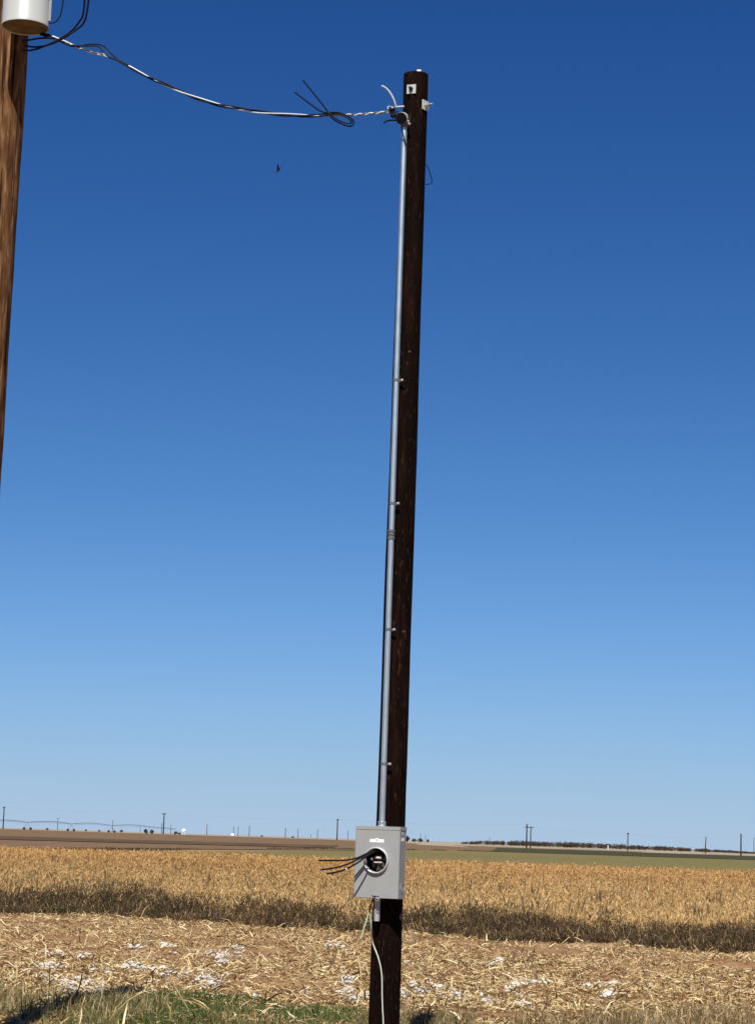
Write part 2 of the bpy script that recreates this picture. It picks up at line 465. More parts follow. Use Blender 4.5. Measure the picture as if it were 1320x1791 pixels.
# chopped straw lying on the soil
def straw(n_, l0, l1, w0, w1, lo):
    y = sample_y(n_, 17.0, 45.0, 1.15); x = sample_x(y)
    cov = 0.7 * wob(x, y * 0.45, 0.9, 3) + 0.6 * wob(x, y, 0.3, 1)
    k = (cov > lo + RNG.uniform(-0.5, 0.5, n_)) & (y < edge_y(x) + 0.8)
    x, y = x[k], y[k]; n = len(x)
    big = RNG.uniform(0, 1, n) ** 3
    L = l0 + (l1 - l0) * big
    pit = np.abs(RNG.normal(0, 0.25, n)); st = RNG.uniform(0, 1, n) < 0.05; pit[st] = RNG.uniform(0.4, 1.3, st.sum())
    h = horiz(n)
    vec = h * (np.cos(pit) * L)[:, None]; vec[:, 2] = np.sin(pit) * L
    base = np.stack([x, y, ground_z(x, y) + 0.003 + RNG.uniform(0, 0.03, n)], 1)
    wd = unit(np.cross(h, np.array([0, 0, 1.0])) + np.array([0, 0, 1.0]) * RNG.normal(0, 0.9, n)[:, None])
    sag = RNG.normal(0, 1, (n, 3)) * (L * 0.09)[:, None]; sag[:, 2] = np.abs(sag[:, 2])
    col = pick([(0.70, 0.53, 0.26), (0.50, 0.345, 0.15), (0.34, 0.205, 0.085), (0.86, 0.73, 0.45), (0.13, 0.075, 0.035)], n, [0.27, 0.27, 0.18, 0.14, 0.14])
    return base, vec, RNG.uniform(w0, w1, n) * (1 + 0.5 * big), wd, sag, col
parts_ = [straw(250000, 0.02, 0.09, 0.004, 0.011, -0.62), straw(60000, 0.06, 0.22, 0.006, 0.014, -0.45), straw(5000, 0.16, 0.34, 0.009, 0.017, -0.6)]
tag(blade_mesh('straw_litter', *[np.concatenate(q) for q in zip(*parts_)], M['litter']),
    'chopped dry straw and stalks scattered over the reddish soil around the pole', 'straw', kind='stuff')

# dark weed strip along the edge of the crop
n = 180000
cl = 1300
cx = RNG.uniform(-11, 11, cl); cd = RNG.uniform(-0.25, 1, cl) * 3.2; cy = edge_y(cx) + 0.25 + cd
ch = np.clip(0.35 + 0.11 * wob(cx, cy * 0.5, 0.45, 2) + RNG.normal(0, 0.10, cl), 0.10, 0.62) * np.clip((cd + 0.9) / 1.4, 0.35, 1)
cw = RNG.integers(0, 5, cl)
ci = RNG.integers(0, cl, n)
q = RNG.normal(0, 1, (n, 2)); hf = RNG.uniform(0, 1, n) ** 0.9
x = cx[ci] + q[:, 0] * (0.04 + 0.08 * hf); y = cy[ci] + q[:, 1] * (0.05 + 0.09 * hf)
hh = hf * 0.85 * ch[ci]
L = RNG.uniform(0.03, 0.13, n)
h = horiz(n); tilt = np.abs(RNG.normal(0.5, 0.45, n))
vec = h * (np.sin(tilt) * L)[:, None]; vec[:, 2] = np.cos(tilt) * L
base = np.stack([x, y, ground_z(x, y) + hh], 1)
pal = np.array([(0.125, 0.082, 0.044), (0.075, 0.050, 0.027), (0.18, 0.115, 0.06), (0.075, 0.065, 0.028), (0.105, 0.066, 0.035)])
col = pal[cw[ci]] * RNG.uniform(0.65, 1.35, (n, 1)) * ALB * 0.88
lt_ = RNG.uniform(0, 1, n) < 0.07
col[lt_] = np.array([0.31, 0.21, 0.10]) * RNG.uniform(0.8, 1.2, (lt_.sum(), 1))
parts_ = [(base, vec, RNG.uniform(0.008, 0.018, n), unit(RNG.normal(0, 1, (n, 3))), RNG.normal(0, 0.010, (n, 3)), col)]
# pale bent stems mixed in along the foot of the strip
n = 1500
x = RNG.uniform(-10, 10, n); y = edge_y(x) + np.abs(RNG.normal(0, 0.7, n)) - 0.3
h = horiz(n); L = RNG.uniform(0.12, 0.40, n); tilt = np.abs(RNG.normal(0.8, 0.4, n))
vec = h * (np.sin(tilt) * L)[:, None]; vec[:, 2] = np.abs(np.cos(tilt)) * L
sg = RNG.normal(0, 0.03, (n, 3)); sg[:, 2] = np.abs(sg[:, 2]) * 1.6
parts_.append((np.stack([x, y, ground_z(x, y)], 1), vec, RNG.uniform(0.006, 0.012, n), unit(RNG.normal(0, 1, (n, 3))), sg, pick([(0.62, 0.47, 0.25), (0.42, 0.29, 0.14)], n)))
tag(blade_mesh('weed_strip', *[np.concatenate(q) for q in zip(*parts_)], M['weed']),
    'strip of dark dead weeds between the straw and the golden crop', 'weeds', kind='stuff')

# golden crop
n = 420000
y = sample_y(n, 42.0, 168.0, 1.5); x = sample_x(y, 1.25, 1.0)
k = y > edge_y(x) + 1.5 + 0.8 * wob(x, y, 0.8, 1)
x, y = x[k], y[k]; n = len(x)
sc = (y / 45) ** 0.8
cl_ = wob(x, y * 0.8, 0.45, 2)                       # plants stand in clumps
ht = np.clip(0.36 + 0.07 * cl_ + 0.04 * wob(x, y, 3.0, 1) + RNG.normal(0, 0.035, n), 0.15, 0.58)
hh = RNG.uniform(0.0, 0.9, n) ** 0.7 * ht
L = RNG.uniform(0.04, 0.13, n) * (0.7 + 0.3 * sc)
h = horiz(n); tilt = np.abs(RNG.normal(0.6, 0.6, n))
vec = h * (np.sin(tilt) * L)[:, None]; vec[:, 2] = np.cos(tilt) * L
base = np.stack([x, y, terrain(x, y) + hh], 1)
col = pick([(0.64, 0.385, 0.145), (0.55, 0.31, 0.11), (0.73, 0.48, 0.20), (0.44, 0.245, 0.085), (0.32, 0.19, 0.07)], n, [0.36, 0.32, 0.2, 0.09, 0.03])
far_ = ss(50, 120, y)[:, None]
col = col * ((1 - far_) * np.array([0.96, 1.05, 1.18]) + far_ * np.array([0.92, 0.90, 0.92]))
pt = wob(x, y * 0.35, 1.6, 3) + 0.6 * wob(x, y, 0.5, 0) + 0.35 * wob(x, y * 0.3, 9, 1)
dk = pt > 1.25 + RNG.uniform(-0.15, 0.5, n) + 0.5 * ss(60, 120, y)
col[dk] = col[dk] * np.array([0.42, 0.44, 0.46])
col *= (1 + 0.10 * wob(x, y * 0.5, 12, 2))[:, None]
tag(blade_mesh('golden_crop', base, vec, RNG.uniform(0.010, 0.026, n) * sc, unit(RNG.normal(0, 1, (n, 3)) * np.array([1, 1, 0.6])),
               RNG.normal(0, 0.012, (n, 3)), np.clip(col, 0, 1), M['crop']),
    'field of ripe golden dry crop stretching behind the weed strip', 'crop', kind='stuff')

# scattered dark weeds standing in the crop, and the weedy lines beyond it
def tufts(name, pts, hgt, spread, per, cols, label, cat, mat, wmul=1.0):
    pts = np.array(pts); m_ = len(pts)
    i = np.repeat(np.arange(m_), per); n_ = len(i)
    s_ = np.asarray(spread) if np.ndim(spread) else np.full(m_, spread)
    g_ = np.asarray(hgt) if np.ndim(hgt) else np.full(m_, hgt)
    xx = pts[i, 0] + RNG.normal(0, 1, n_) * s_[i]; yy = pts[i, 1] + RNG.normal(0, 1, n_) * s_[i]
    z0 = ground_z(xx, yy)
    l_ = RNG.uniform(0.4, 1.0, n_) * g_[i]
    hz = horiz(n_); tl = np.abs(RNG.normal(0.3, 0.35, n_))
    v_ = hz * (np.sin(tl) * l_)[:, None]; v_[:, 2] = np.cos(tl) * l_
    b_ = np.stack([xx, yy, z0 + RNG.uniform(0, 0.35, n_) * g_[i]], 1)
    w_ = RNG.uniform(0.03, 0.08, n_) * g_[i] * wmul
    return tag(blade_mesh(name, b_, v_, w_, unit(RNG.normal(0, 1, (n_, 3)) * np.array([1, 1, 0.4])),
                          RNG.normal(0, 0.03, (n_, 3)) * g_[i][:, None], pick(cols, n_), mat), label, cat, kind='stuff')

pts = []
for _ in range(130):
    yy = float(sample_y(1, 46, 110, 1.8)[0]); pts.append((float(sample_x(np.array([yy]))[0]), yy))
tufts('crop_weeds', pts, 0.58, 0.10, 14, [(0.16, 0.115, 0.05), (0.20, 0.14, 0.06), (0.12, 0.095, 0.045)],
      'scattered dark weeds standing among the golden crop', 'weeds', M['weed'])
pts = []
for _ in range(330):
    px = random.uniform(60, 665); yb = float(np.interp(px, [60, 100, 300, 440, 560, 665], [172, 180, 217, 285, 345, 400]))
    if wob(px, 0, 45, 1) + random.uniform(-0.5, 0.5) > 0.1: pts.append(((px - 660) / 4000 * yb, yb + random.uniform(-3, 3)))
for x0, x1 in ((727, 745), (775, 800), (820, 850), (852, 890)):
    for _ in range(int((x1 - x0) * 1.3)):
        px = random.uniform(x0, x1); yb = 430 + (px - 720) * 0.5; pts.append(((px - 660) / 4000 * yb, yb + random.uniform(-5, 5)))
tufts('field_edge_weeds', pts, 0.34, 0.35, 10, [(0.05, 0.04, 0.022), (0.08, 0.06, 0.03), (0.06, 0.055, 0.026)],
      'broken line of dark weeds along the far edge of the golden crop', 'weeds', M['weed'], 3.0)

# ------------------------------------------------------------------ far bank with shrubs
def bank_z(x, y): return terrain(x, y)
nb = 420
bx = RNG.uniform(49, 205, nb); by = 1180 + RNG.uniform(-14, 14, nb) - (bx - 49) * 0.12
pr = wob(bx, bx * 0, 22, 2)
bh = np.clip(2.0 + 0.4 * pr + RNG.normal(0, 0.3, nb), 1.1, 3.0) * np.clip((212 - bx) / 60, 0.35, 1) * np.clip((bx - 44) / 14, 0.5, 1)
per = 60
i = np.repeat(np.arange(nb), per); n = len(i)
off = RNG.normal(0, 1, (n, 3)); off = unit(off) * (RNG.uniform(0, 1, n) ** 0.5)[:, None]
base = np.stack([bx[i] + off[:, 0] * 1.5, by[i] + off[:, 1] * 1.5, terrain(bx[i], by[i]) + bh[i] * (0.52 + 0.5 * off[:, 2])], 1)
vec = RNG.normal(0, 0.28, (n, 3))
col = pick([(0.09, 0.062, 0.036), (0.062, 0.05, 0.026), (0.12, 0.078, 0.045)], n)
tag(blade_mesh('shrub_line', base, vec, RNG.uniform(0.25, 0.5, n), unit(RNG.normal(0, 1, (n, 3))), RNG.normal(0, 0.08, (n, 3)), col, M['leaf']),
    'long line of dark brown shrubs on the low sandy bank at right', 'shrubs', kind='stuff')

def far_tree(px, py_base, w_px, h_px, y, label, cols):
    p = P(px, py_base, y); z0 = float(terrain(p.x, p.y)); base_z = z0
    k = y / 4000; hgt = h_px * k; wid = w_px * k / 2
    r_ = thing('far_tree', (p.x, p.y, base_z), label, 'tree', 'small trees along the horizon')
    MB().tube([(0, 0, -0.1), (wid * 0.05, 0, hgt * 0.3), (-wid * 0.08, 0, hgt * 0.62)], [hgt * 0.05, hgt * 0.04, hgt * 0.02], 6).build('trunk', M['bark'], r_)
    m_ = 520
    o_ = unit(RNG.normal(0, 1, (m_, 3))) * (RNG.uniform(0, 1, m_) ** 0.45)[:, None]
    lump = 1 + 0.28 * np.sin(o_[:, 0] * 5 + px) * np.cos(o_[:, 2] * 4 + px * 2)
    b_ = np.stack([o_[:, 0] * wid * lump, o_[:, 1] * wid * lump, hgt * 0.56 + o_[:, 2] * hgt * 0.44 * lump], 1)
    q = blade_mesh('crown', b_, RNG.normal(0, 1, (m_, 3)) * hgt * 0.09, np.full(m_, hgt * 0.11), unit(RNG.normal(0, 1, (m_, 3))),
                   RNG.normal(0, 1, (m_, 3)) * hgt * 0.02, pick(cols, m_), M['leaf'])
    q.parent = r_
DG = [(0.045, 0.048, 0.026), (0.06, 0.055, 0.03), (0.032, 0.036, 0.02)]
GG = [(0.10, 0.10, 0.085), (0.12, 0.115, 0.095), (0.085, 0.085, 0.075)]  # distance haze mixed into the leaf colour
far_tree(711, 1471, 9, 10, 1180, 'tallest dark round tree beside the right edge of the meter box', DG)
far_tree(724, 1472, 10, 6, 1240, 'low dark bush just right of the tallest tree by the box', DG)
far_tree(735, 1472.5, 9, 7, 1210, 'dark bush at the right end of the tree row by the box', DG)
far_tree(748, 1472.5, 3.5, 6, 1200, 'narrow dark bush standing alone right of the tree row', DG)
far_tree(255, 1456, 6, 8, 1500, 'dark round tree left of the last irrigation tower wheels', DG)
far_tree(266, 1456, 7, 7, 1520, 'dark round tree right of the last irrigation tower', DG)
far_tree(83, 1449.5, 5, 4, 1500, 'small grey bush between the first two irrigation towers', GG)
far_tree(213, 1452, 6, 5, 1600, 'hazy grey bush just right of the third irrigation tower', GG)
far_tree(174, 1451.5, 5, 3.5, 1600, 'hazy grey bush between second and third irrigation towers', GG)
far_tree(151, 1450.5, 3.5, 4, 1600, 'tiny grey tree right of the second irrigation tower', GG)
far_tree(512, 1464, 5, 3.5, 1700, 'faint grey bush between two far poles left of the box', GG)
far_tree(458, 1462, 4, 3.5, 1700, 'faint grey bush just left of a far pole on the horizon', GG)

# ------------------------------------------------------------------ far power poles
def far_pole(px, yt, yb, arm, y, label, mat='far_wood', rad=0.22, group='far power poles on the horizon', arm_dy=0.0, lean=0.0):
    top = P(px, yt, y)
    bx_ = top.x - lean
    z0 = float(terrain(bx_, y))
    hgt = top.z - z0
    r_ = thing('utility_pole', (bx_, y, z0), label, 'utility pole', group)
    MB().tube([(0, 0, -0.5), (lean * 0.5, 0, hgt * 0.5), (lean, 0, hgt)], [rad, rad * 0.88, rad * 0.72], 8).build('pole_shaft', M[mat], r_)
    if arm:
        a = arm * y / 4000
        z_ = hgt - 0.5 - arm_dy * y / 4000
        MB().box((lean, -rad, z_), (2 * a, 0.16, 0.22)).build('crossarm', M[mat], r_)
        for s_ in (-0.92, -0.5, 0.5, 0.92):
            MB().lathe([(0, 0), (0.09, 0.02), (0.11, 0.15), (0.05, 0.3), (0, 0.32)], (lean + s_ * a, -rad, z_ + 0.11), n=6).build('insulator', M['steel_far'], r_)
    return r_, Vector((bx_ + lean, y, z0 + hgt))
_, PA = far_pole(8, 1411, 1450, 2.2, 1050, 'tall dark pole at the far left with a short crossarm', rad=0.30)
far_pole(102, 1431, 1450, 1.6, 1800, 'faint grey pole behind the first irrigation span', 'far_wood_hazed', 0.26)
far_pole(198, 1435, 1452, 1.6, 1900, 'faint grey pole beside the third irrigation tower', 'far_wood_hazed', 0.26)
far_pole(246, 1443, 1455, 0, 2300, 'shortest faint pole behind the fourth irrigation span', 'far_wood_hazed', 0.24)
far_pole(283.5, 1439, 1456, 0, 1700, 'thin faint pole just left of a tall dark pole', 'far_wood_hazed', 0.26)
_, PB = far_pole(287.5, 1422, 1460, 3.8, 1050, 'tall dark pole with a wide crossarm near the irrigation end', rad=0.31)
far_pole(299.5, 1442, 1456, 0, 2000, 'faint pole between the tall pole and the white tank', 'far_wood_hazed', 0.26)
far_pole(362.5, 1441.5, 1458, 0, 1800, 'thin pole midway between white tank and white trailer', 'far_wood_hazed', 0.30)
far_pole(409, 1445.5, 1459, 0, 1900, 'faint pole rising from behind the white trailer', 'far_wood_hazed', 0.26)
far_pole(417, 1446, 1460, 0, 1900, 'faint pole just right of the white trailer', 'far_wood_hazed', 0.26)
far_pole(436.5, 1444, 1461, 0, 1800, 'thin dark pole second to the right of the white trailer', 'far_wood_hazed', 0.32)
far_pole(499.5, 1448, 1463, 0, 1700, 'dark thin pole left of centre above the brown field', 'far_wood_hazed', 0.34)
far_pole(521.5, 1449, 1464, 0, 1800, 'thin pole between two others above the brown field', 'far_wood_hazed', 0.27)
far_pole(543.5, 1458, 1464, 0, 2400, 'very short faint pole left of the grey armed pole', 'far_wood_hazed', 0.25)
far_pole(555.5, 1450, 1465, 0, 1800, 'faint grey pole just left of the tall dark pole near box', 'far_wood_hazed', 0.28)
_, PC = far_pole(590.5, 1432.5, 1471, 1.8, 1050, 'tall dark pole nearest the left side of the meter box', rad=0.30)
far_pole(608.5, 1453, 1466, 0, 1900, 'short grey pole tucked beside the meter box left edge', 'far_wood_hazed', 0.28)
far_pole(735.5, 1457, 1471, 0, 2100, 'faint pole above the dark bushes right of the box', 'far_wood_hazed', 0.24)
far_pole(744, 1459.5, 1472, 0, 2100, 'faint pole beside the narrow bush right of the box', 'far_wood_hazed', 0.24)
far_pole(856, 1464, 1475, 0, 2000, 'faint pole over the left end of the shrub line', 'far_wood_hazed', 0.26)
_, PD = far_pole(921, 1441, 1487, 2.6, 1000, 'taller of two dark poles side by side right of centre', rad=0.33, arm_dy=4)
_, PE = far_pole(928, 1445.5, 1487, 4.5, 1010, 'shorter of two dark poles side by side right of centre', rad=0.27)
_, PF = far_pole(1097.5, 1456.5, 1491, 2.0, 1080, 'dark pole in the middle of the shrub line', rad=0.27)
_, PG = far_pole(1233.8, 1463.5, 1495, 0, 1080, 'slightly leaning dark pole before the shrub line end', rad=0.27, lean=0.35)
_, PH = far_pole(1295, 1458, 1503, 0.9, 930, 'stout dark pole near the right edge of the view', rad=0.32)
far_pole(1317.5, 1465, 1494, 0, 1700, 'faint grey pole at the extreme right edge', 'far_wood_hazed', 0.26)

def span_wire(name, a, b, label, sag=0.8, r_=0.014):
    a = Vector(a); b = Vector(b); pts = []
    for k in range(17):
        t = k / 16; p = a.lerp(b, t); p.z -= sag * 4 * t * (1 - t); pts.append(p)
    tag(MB().tube(pts, r_, 5).build(name, M['steel_far']), label, 'power line')
dz = Vector((0, 0, -0.1))
span_wire('power_line', PA + dz, PB + dz, 'thin overhead line between the two tall poles at left')
span_wire('power_line', PB + dz, PC + dz, 'thin overhead line from the wide armed pole toward the box')
span_wire('power_line', PC + dz, PD + dz, 'thin overhead line passing behind the brown service pole', 1.2)
span_wire('power_line', PE + dz, PF + dz, 'thin overhead line from the paired poles to the right', 1.0)
span_wire('power_line', PF + dz, PG + dz, 'thin overhead line above the shrub line at right', 0.8)

# ------------------------------------------------------------------ centre pivot irrigation
tower_px = [(49, 1438.2, 1448, 1000), (125, 1441, 1451, 1060), (196, 1444, 1453.5, 1120), (262, 1446, 1455, 1180)]
tw = []
for px, yt, yb, yy in tower_px:
    t_ = P(px, yt, yy); tw.append(t_)
root = thing('irrigation_pivot', (tw[1].x, tw[1].y, float(terrain(tw[1].x, tw[1].y))), 'long wheeled centre pivot irrigation boom on four towers at left horizon', 'irrigation boom')
o0 = Vector(root.location)
start = P(-26, 1436.3, 940); end = P(309, 1450, 1230)
nodes = [start] + tw + [end]
rise = [0.75, 0.8, 0.8, 0.7, 0.15]
for k in range(5):
    a, b = nodes[k], nodes[k + 1]
    mb = MB(); arc = []; low = []
    for j in range(13):
        t = j / 12; p = a.lerp(b, t); up = rise[k] * 4 * t * (1 - t)
        arc.append(p + Vector((0, 0, up)) - o0)
        low.append(p + Vector((0, 0, up - 0.55 * min(1, 6 * t * (1 - t)))) - o0)
    mb.tube(arc, 0.11, 6); mb.tube(low, 0.05, 4)
    for j in range(0, 12): mb.tube([arc[j], low[min(j + 1, 11)]], 0.03, 4)
    sp = mb.build('span', M['boom'], root)
    for j in range(1, 12, 1):
        p = a.lerp(b, j / 12) + Vector((0, 0, rise[k] * 4 * (j / 12) * (1 - j / 12))) - o0
        MB().tube([p, p - Vector((0, 0, 2.0))], 0.03, 4).build('drop_hose', M['boom'], sp)
for t_ in tw:
    g = float(terrain(t_.x, t_.y)); hgt = t_.z - g
    mb = MB()
    for s_ in (-1.35, 1.35):
        mb.tube([t_ - o0, Vector((t_.x + s_, t_.y + s_ * 0.4, g + 0.55)) - o0], 0.075, 5)
    mb.tube([Vector((t_.x - 1.35, t_.y - 0.54, g + 0.6)) - o0, Vector((t_.x + 1.35, t_.y + 0.54, g + 0.6)) - o0], 0.05, 5)
    to = mb.build('tower', M['steel_far'], root)
    for s_ in (-1.35, 1.35):
        MB().lathe([(0, -0.16), (0.45, -0.18), (0.62, -0.12), (0.62, 0.12), (0.45, 0.18), (0, 0.16)], Vector((t_.x + s_, t_.y + s_ * 0.4, g + 0.6)) - o0,
                   axis=(0.35, 1, 0), n=14).build('wheel', M['rubber'], to)

p = P(310, 1457, 1235); g = float(terrain(p.x, p.y))
r_ = thing('parked_truck', (p.x, p.y, g), 'small dark truck parked under the end of the irrigation boom', 'truck')
MB().box((0.15, 0, 0.85), (3.6, 1.6, 0.7)).box((-0.7, 0, 1.45), (1.5, 1.5, 0.6)).build('body', M['rubber'], r_, bevel=0.1)
for sx in (-1.1, 1.35):
    for sy in (-0.75, 0.75):
        MB().lathe([(0, -0.12), (0.4, -0.12), (0.4, 0.12), (0, 0.12)], (sx, sy, 0.4), (0, 1, 0), 12).build('wheel', M['rubber'], r_)

p = P(321.5, 1454, 1300); g = float(terrain(p.x, p.y))
r_ = thing('water_tank', (p.x, p.y, g), 'white round tank on a pale stand at the horizon', 'tank')
MB().lathe([(0, 1.5), (0.9, 1.6), (1.25, 2.2), (1.2, 2.8), (0.7, 3.35), (0, 3.5)], n=16).build('vessel', M['white_far'], r_)
mb = MB()
for sx in (-0.6, 0.6):
    for sy in (-0.6, 0.6): mb.tube([(sx, sy, -0.1), (sx * 0.9, sy * 0.9, 1.75)], 0.12, 6)
mb.build('stand', M['white_far'], r_)
p = P(407, 1461, 1300); g = float(terrain(p.x, p.y))
r_ = thing('white_trailer', (p.x, p.y, g), 'low white trailer parked on the horizon before a faint pole', 'trailer')
MB().box((0, 0, 0.95), (1.75, 4.0, 1.1)).box((0, 0, 1.6), (1.1, 3.4, 0.3)).build('body', M['white_far'], r_, bevel=0.15)
for sx in (-0.8, 0.8):
    MB().lathe([(0, -0.1), (0.35, -0.1), (0.35, 0.1), (0, 0.1)], (sx, -0.5, 0.35), (1, 0, 0), 12).build('wheel', M['rubber'], r_)
p = P(1062.5, 1483, 1120); g = float(terrain(p.x, p.y))
r_ = thing('marker_post', (p.x, p.y, g), 'small white marker post standing in front of the shrub line', 'post')
MB().tube([(0, 0, -0.3), (0, 0, 1.9)], [0.24, 0.2], 8).build('post_shaft', M['white_far'], r_)
MB().lathe([(0.26, 1.88), (0.3, 1.95), (0, 2.3)], n=8).build('cap', M['white_far'], r_)

# ------------------------------------------------------------------ the brown service pole
def lumpy_pole(name, base, top, r0, r1, mat, parent, amp=0.004, n=40, m=120, k=0, crown=0.012):
    base = Vector(base); top = Vector(top); v = []; f = []
    for j in range(m + 1):
        t = j / m; c = base.lerp(top, t)
        for i_ in range(n):
            a = 2 * math.pi * i_ / n
            zz = c.z
            d = amp * (math.sin(2 * a + zz * 1.7 + k) * 0.6 + math.sin(5 * a - zz * 3.1 + 2 * k) * 0.4 + 0.6 * float(wob(a * 3, zz * 3, 1.0, k % 4)))
            rr = r0 + (r1 - r0) * t + d
            v.append((c.x + rr * math.cos(a), c.y + rr * math.sin(a), c.z))
    for j in range(m):
        for i_ in range(n):
            f.append((j * n + i_, j * n + (i_ + 1) % n, (j + 1) * n + (i_ + 1) % n, (j + 1) * n + i_))
    v.append((top.x, top.y, top.z + crown)); ti = len(v) - 1
    for i_ in range(n): f.append((m * n + i_, m * n + (i_ + 1) % n, ti))
    mb = MB(); mb.add(v, f)
    ob = mb.build(name, mat, parent, origin=parent.location if parent else None)
    return ob

PY = 16.0
pb = P(668, 1872, PY); pt_ = P(727.5, 131, PY)
R0, R1 = 0.1075, 0.0885
pole = thing('utility_pole', (pb.x, PY, 0), 'dark brown creosote service pole carrying the grey meter box', 'utility pole')
PO = Vector(pole.location)
lumpy_pole('pole_shaft', (pb.x, PY, -0.4), pt_, R0, R1, M['creosote'], pole, 0.0022, k=1, crown=0.02)
def axis_at(z):
    t = (z - pb.z) / (pt_.z - pb.z); return Vector((pb.x + (pt_.x - pb.x) * t, PY, z))
def rad_at(z): return R0 + (R1 - R0) * (z / pt_.z)
def on_pole(px, py, extra=0.0):
    """point on the near face of the service pole seen at the pixel, with its outward normal"""
    q = P(px, py, PY - 0.08)
    c = axis_at(q.z); r_ = rad_at(q.z)
    dx = max(-r_ * 0.97, min(r_ * 0.97, q.x - c.x)); dy = -math.sqrt(r_ * r_ - dx * dx)
    nrm = Vector((dx, dy, 0)) / r_
    return c + nrm * (r_ + extra), nrm

def washer(px, py, size, bolt_len, azx=None, bolt_mat='galv_dull'):
    p, nrm = on_pole(px, py, 0.004)
    if azx is not None:
        nrm = Vector((math.sin(azx), -math.cos(azx), 0)); c = axis_at(p.z); p = c + nrm * (rad_at(p.z) + 0.004)
    tx = Vector((-nrm.y, nrm.x, 0)); m_ = Matrix((tx, nrm, Vector((0, 0, 1)))).transposed()
    mb = MB(); mb.box((0, 0, 0), (size, 0.007, size), m_); mb.v = [tuple(Vector(v) + p - PO) for v in mb.v]
    w_ = mb.build('square_washer', M['zinc_plate'], pole, bevel=0.001)
    c0 = p - PO
    b_ = MB().lathe([(0.0165, 0.002), (0.0165, 0.016), (0.009, 0.017), (0.009, bolt_len), (0, bolt_len + 0.002)], c0, nrm, 6).build('bolt', M[bolt_mat], w_, smooth=False)
    return w_
washer(719.5, 156.5, 0.068, 0.045, bolt_mat='rubber')  # this bolt's shade is put into its near-black colour
washer(741, 182.5, 0.072, 0.062, R(52))
# bright tag on the top of the pole
q = P(732, 126.5, PY) - PO
MB().box((q.x, q.y - 0.02, q.z), (0.03, 0.045, 0.012), Matrix.Rotation(R(-6), 3, 'Y')).build('top_tag', M['white_paint'], pole)
# a few nail heads and a clip low on the right flank
for px, py in ((690, 905), (706, 1105), (716, 616)):
    p, nrm = on_pole(px, py, 0.0)
    MB().lathe([(0.008, 0), (0.008, 0.004), (0, 0.006)], p - PO, nrm, 8).build('nail_head', M['brown_block'], pole)
p, nrm = on_pole(700.5, 1604, 0.0)
MB().lathe([(0.022, 0), (0.022, 0.003), (0.018, 0.004), (0, 0.004)], p - PO, nrm, 16).build('clip_plate', M['brown_block'], pole)

# ------------------------------------------------------------------ meter box
AZ = R(-21.5)
NB = Vector((math.sin(AZ), -math.cos(AZ), 0)); LB = Vector((math.cos(AZ), math.sin(AZ), 0))   # outward, rightward
zc = P(658, 1508, 15.78).z
BW, BD, BH = 0.322, 0.118, 0.486
back = axis_at(zc) + NB * (rad_at(zc) + 0.006)
back.z = zc - BH / 2
meter = thing('meter_box', back, 'grey steel electric meter box with round opening on the brown pole', 'meter box', rz=AZ)
# local frame: x right, -y outward, z up from the bottom edge
th = 0.003
mb = MB()
mb.box((0, -th / 2, BH / 2), (BW, th, BH))                                              # back sheet
mb.box((-BW / 2 + th / 2, -BD / 2 - th / 2, BH / 2), (th, BD - th, BH))
mb.box((BW / 2 - th / 2, -BD / 2 - th / 2, BH / 2), (th, BD - th, BH))
mb.box((0, -BD / 2 - th / 2, th / 2), (BW - 2 * th, BD - th, th))
mb.box((0, -BD / 2 - th / 2 - 0.003, BH - 0.012), (BW + 0.006, BD + 0.006, 0.024))      # top hood
body = mb.build('body', M['box_grey'], meter, smooth=False, bevel=0.0012)
# cover with the round opening
HX, HZ, HR = -0.004, BH / 2 + 0.012, 0.079
nn = 64; x0, x1, z0, z1 = -BW / 2 + 0.0005, BW / 2 - 0.0005, 0.002, BH - 0.026
ring_v, rect_v = [], []
angs = sorted([2 * math.pi * k / nn for k in range(nn)] + [math.atan2(zz - HZ, xx - HX) % (2 * math.pi) for xx in (x0, x1) for zz in (z0, z1)])
for a in angs:
    c_, s_ = math.cos(a), math.sin(a)
    t_ = min(((x1 - HX) / c_ if c_ > 1e-9 else (x0 - HX) / c_ if c_ < -1e-9 else 9), ((z1 - HZ) / s_ if s_ > 1e-9 else (z0 - HZ) / s_ if s_ < -1e-9 else 9))
    ring_v.append((HX + HR * c_, HZ + HR * s_)); rect_v.append((HX + t_ * c_, HZ + t_ * s_))
m_ = len(angs); yf, yb_ = -BD - 0.006, -BD - 0.0005
v = [(a, yf, b) for a, b in ring_v] + [(a, yf, b) for a, b in rect_v] + [(a, yb_, b) for a, b in ring_v] + [(a, yb_, b) for a, b in rect_v]
f = []
for k in range(m_):
    k2 = (k + 1) % m_
    f += [(k, k2, m_ + k2, m_ + k), (2 * m_ + k, 3 * m_ + k, 3 * m_ + k2, 2 * m_ + k2), (m_ + k, m_ + k2, 3 * m_ + k2, 3 * m_ + k), (k, 2 * m_ + k, 2 * m_ + k2, k2)]
mb = MB(); mb.add(v, f)
mb.box((BW / 2 + 0.0012, -BD + 0.006, (z0 + z1) / 2), (0.0022, 0.024, z1 - z0))      # returned edges of the cover
mb.box((-BW / 2 - 0.0012, -BD + 0.006, (z0 + z1) / 2), (0.0022, 0.024, z1 - z0))
cover = mb.build('cover', M['box_grey'], meter, smooth=False, bevel=0.0015)
# socket ring
prof = []
for k in range(13):
    a = math.pi * k / 12
    prof.append((HR + 0.0055 - 0.0062 * math.cos(a), 0.022 * math.sin(a) ** 0.6 if 0 < k < 12 else 0.0))
MB().lathe([(HR - 0.001, -0.012)] + prof, (HX, yf, HZ), (0, -1, 0), 56).build('socket_ring', M['ring'], meter)
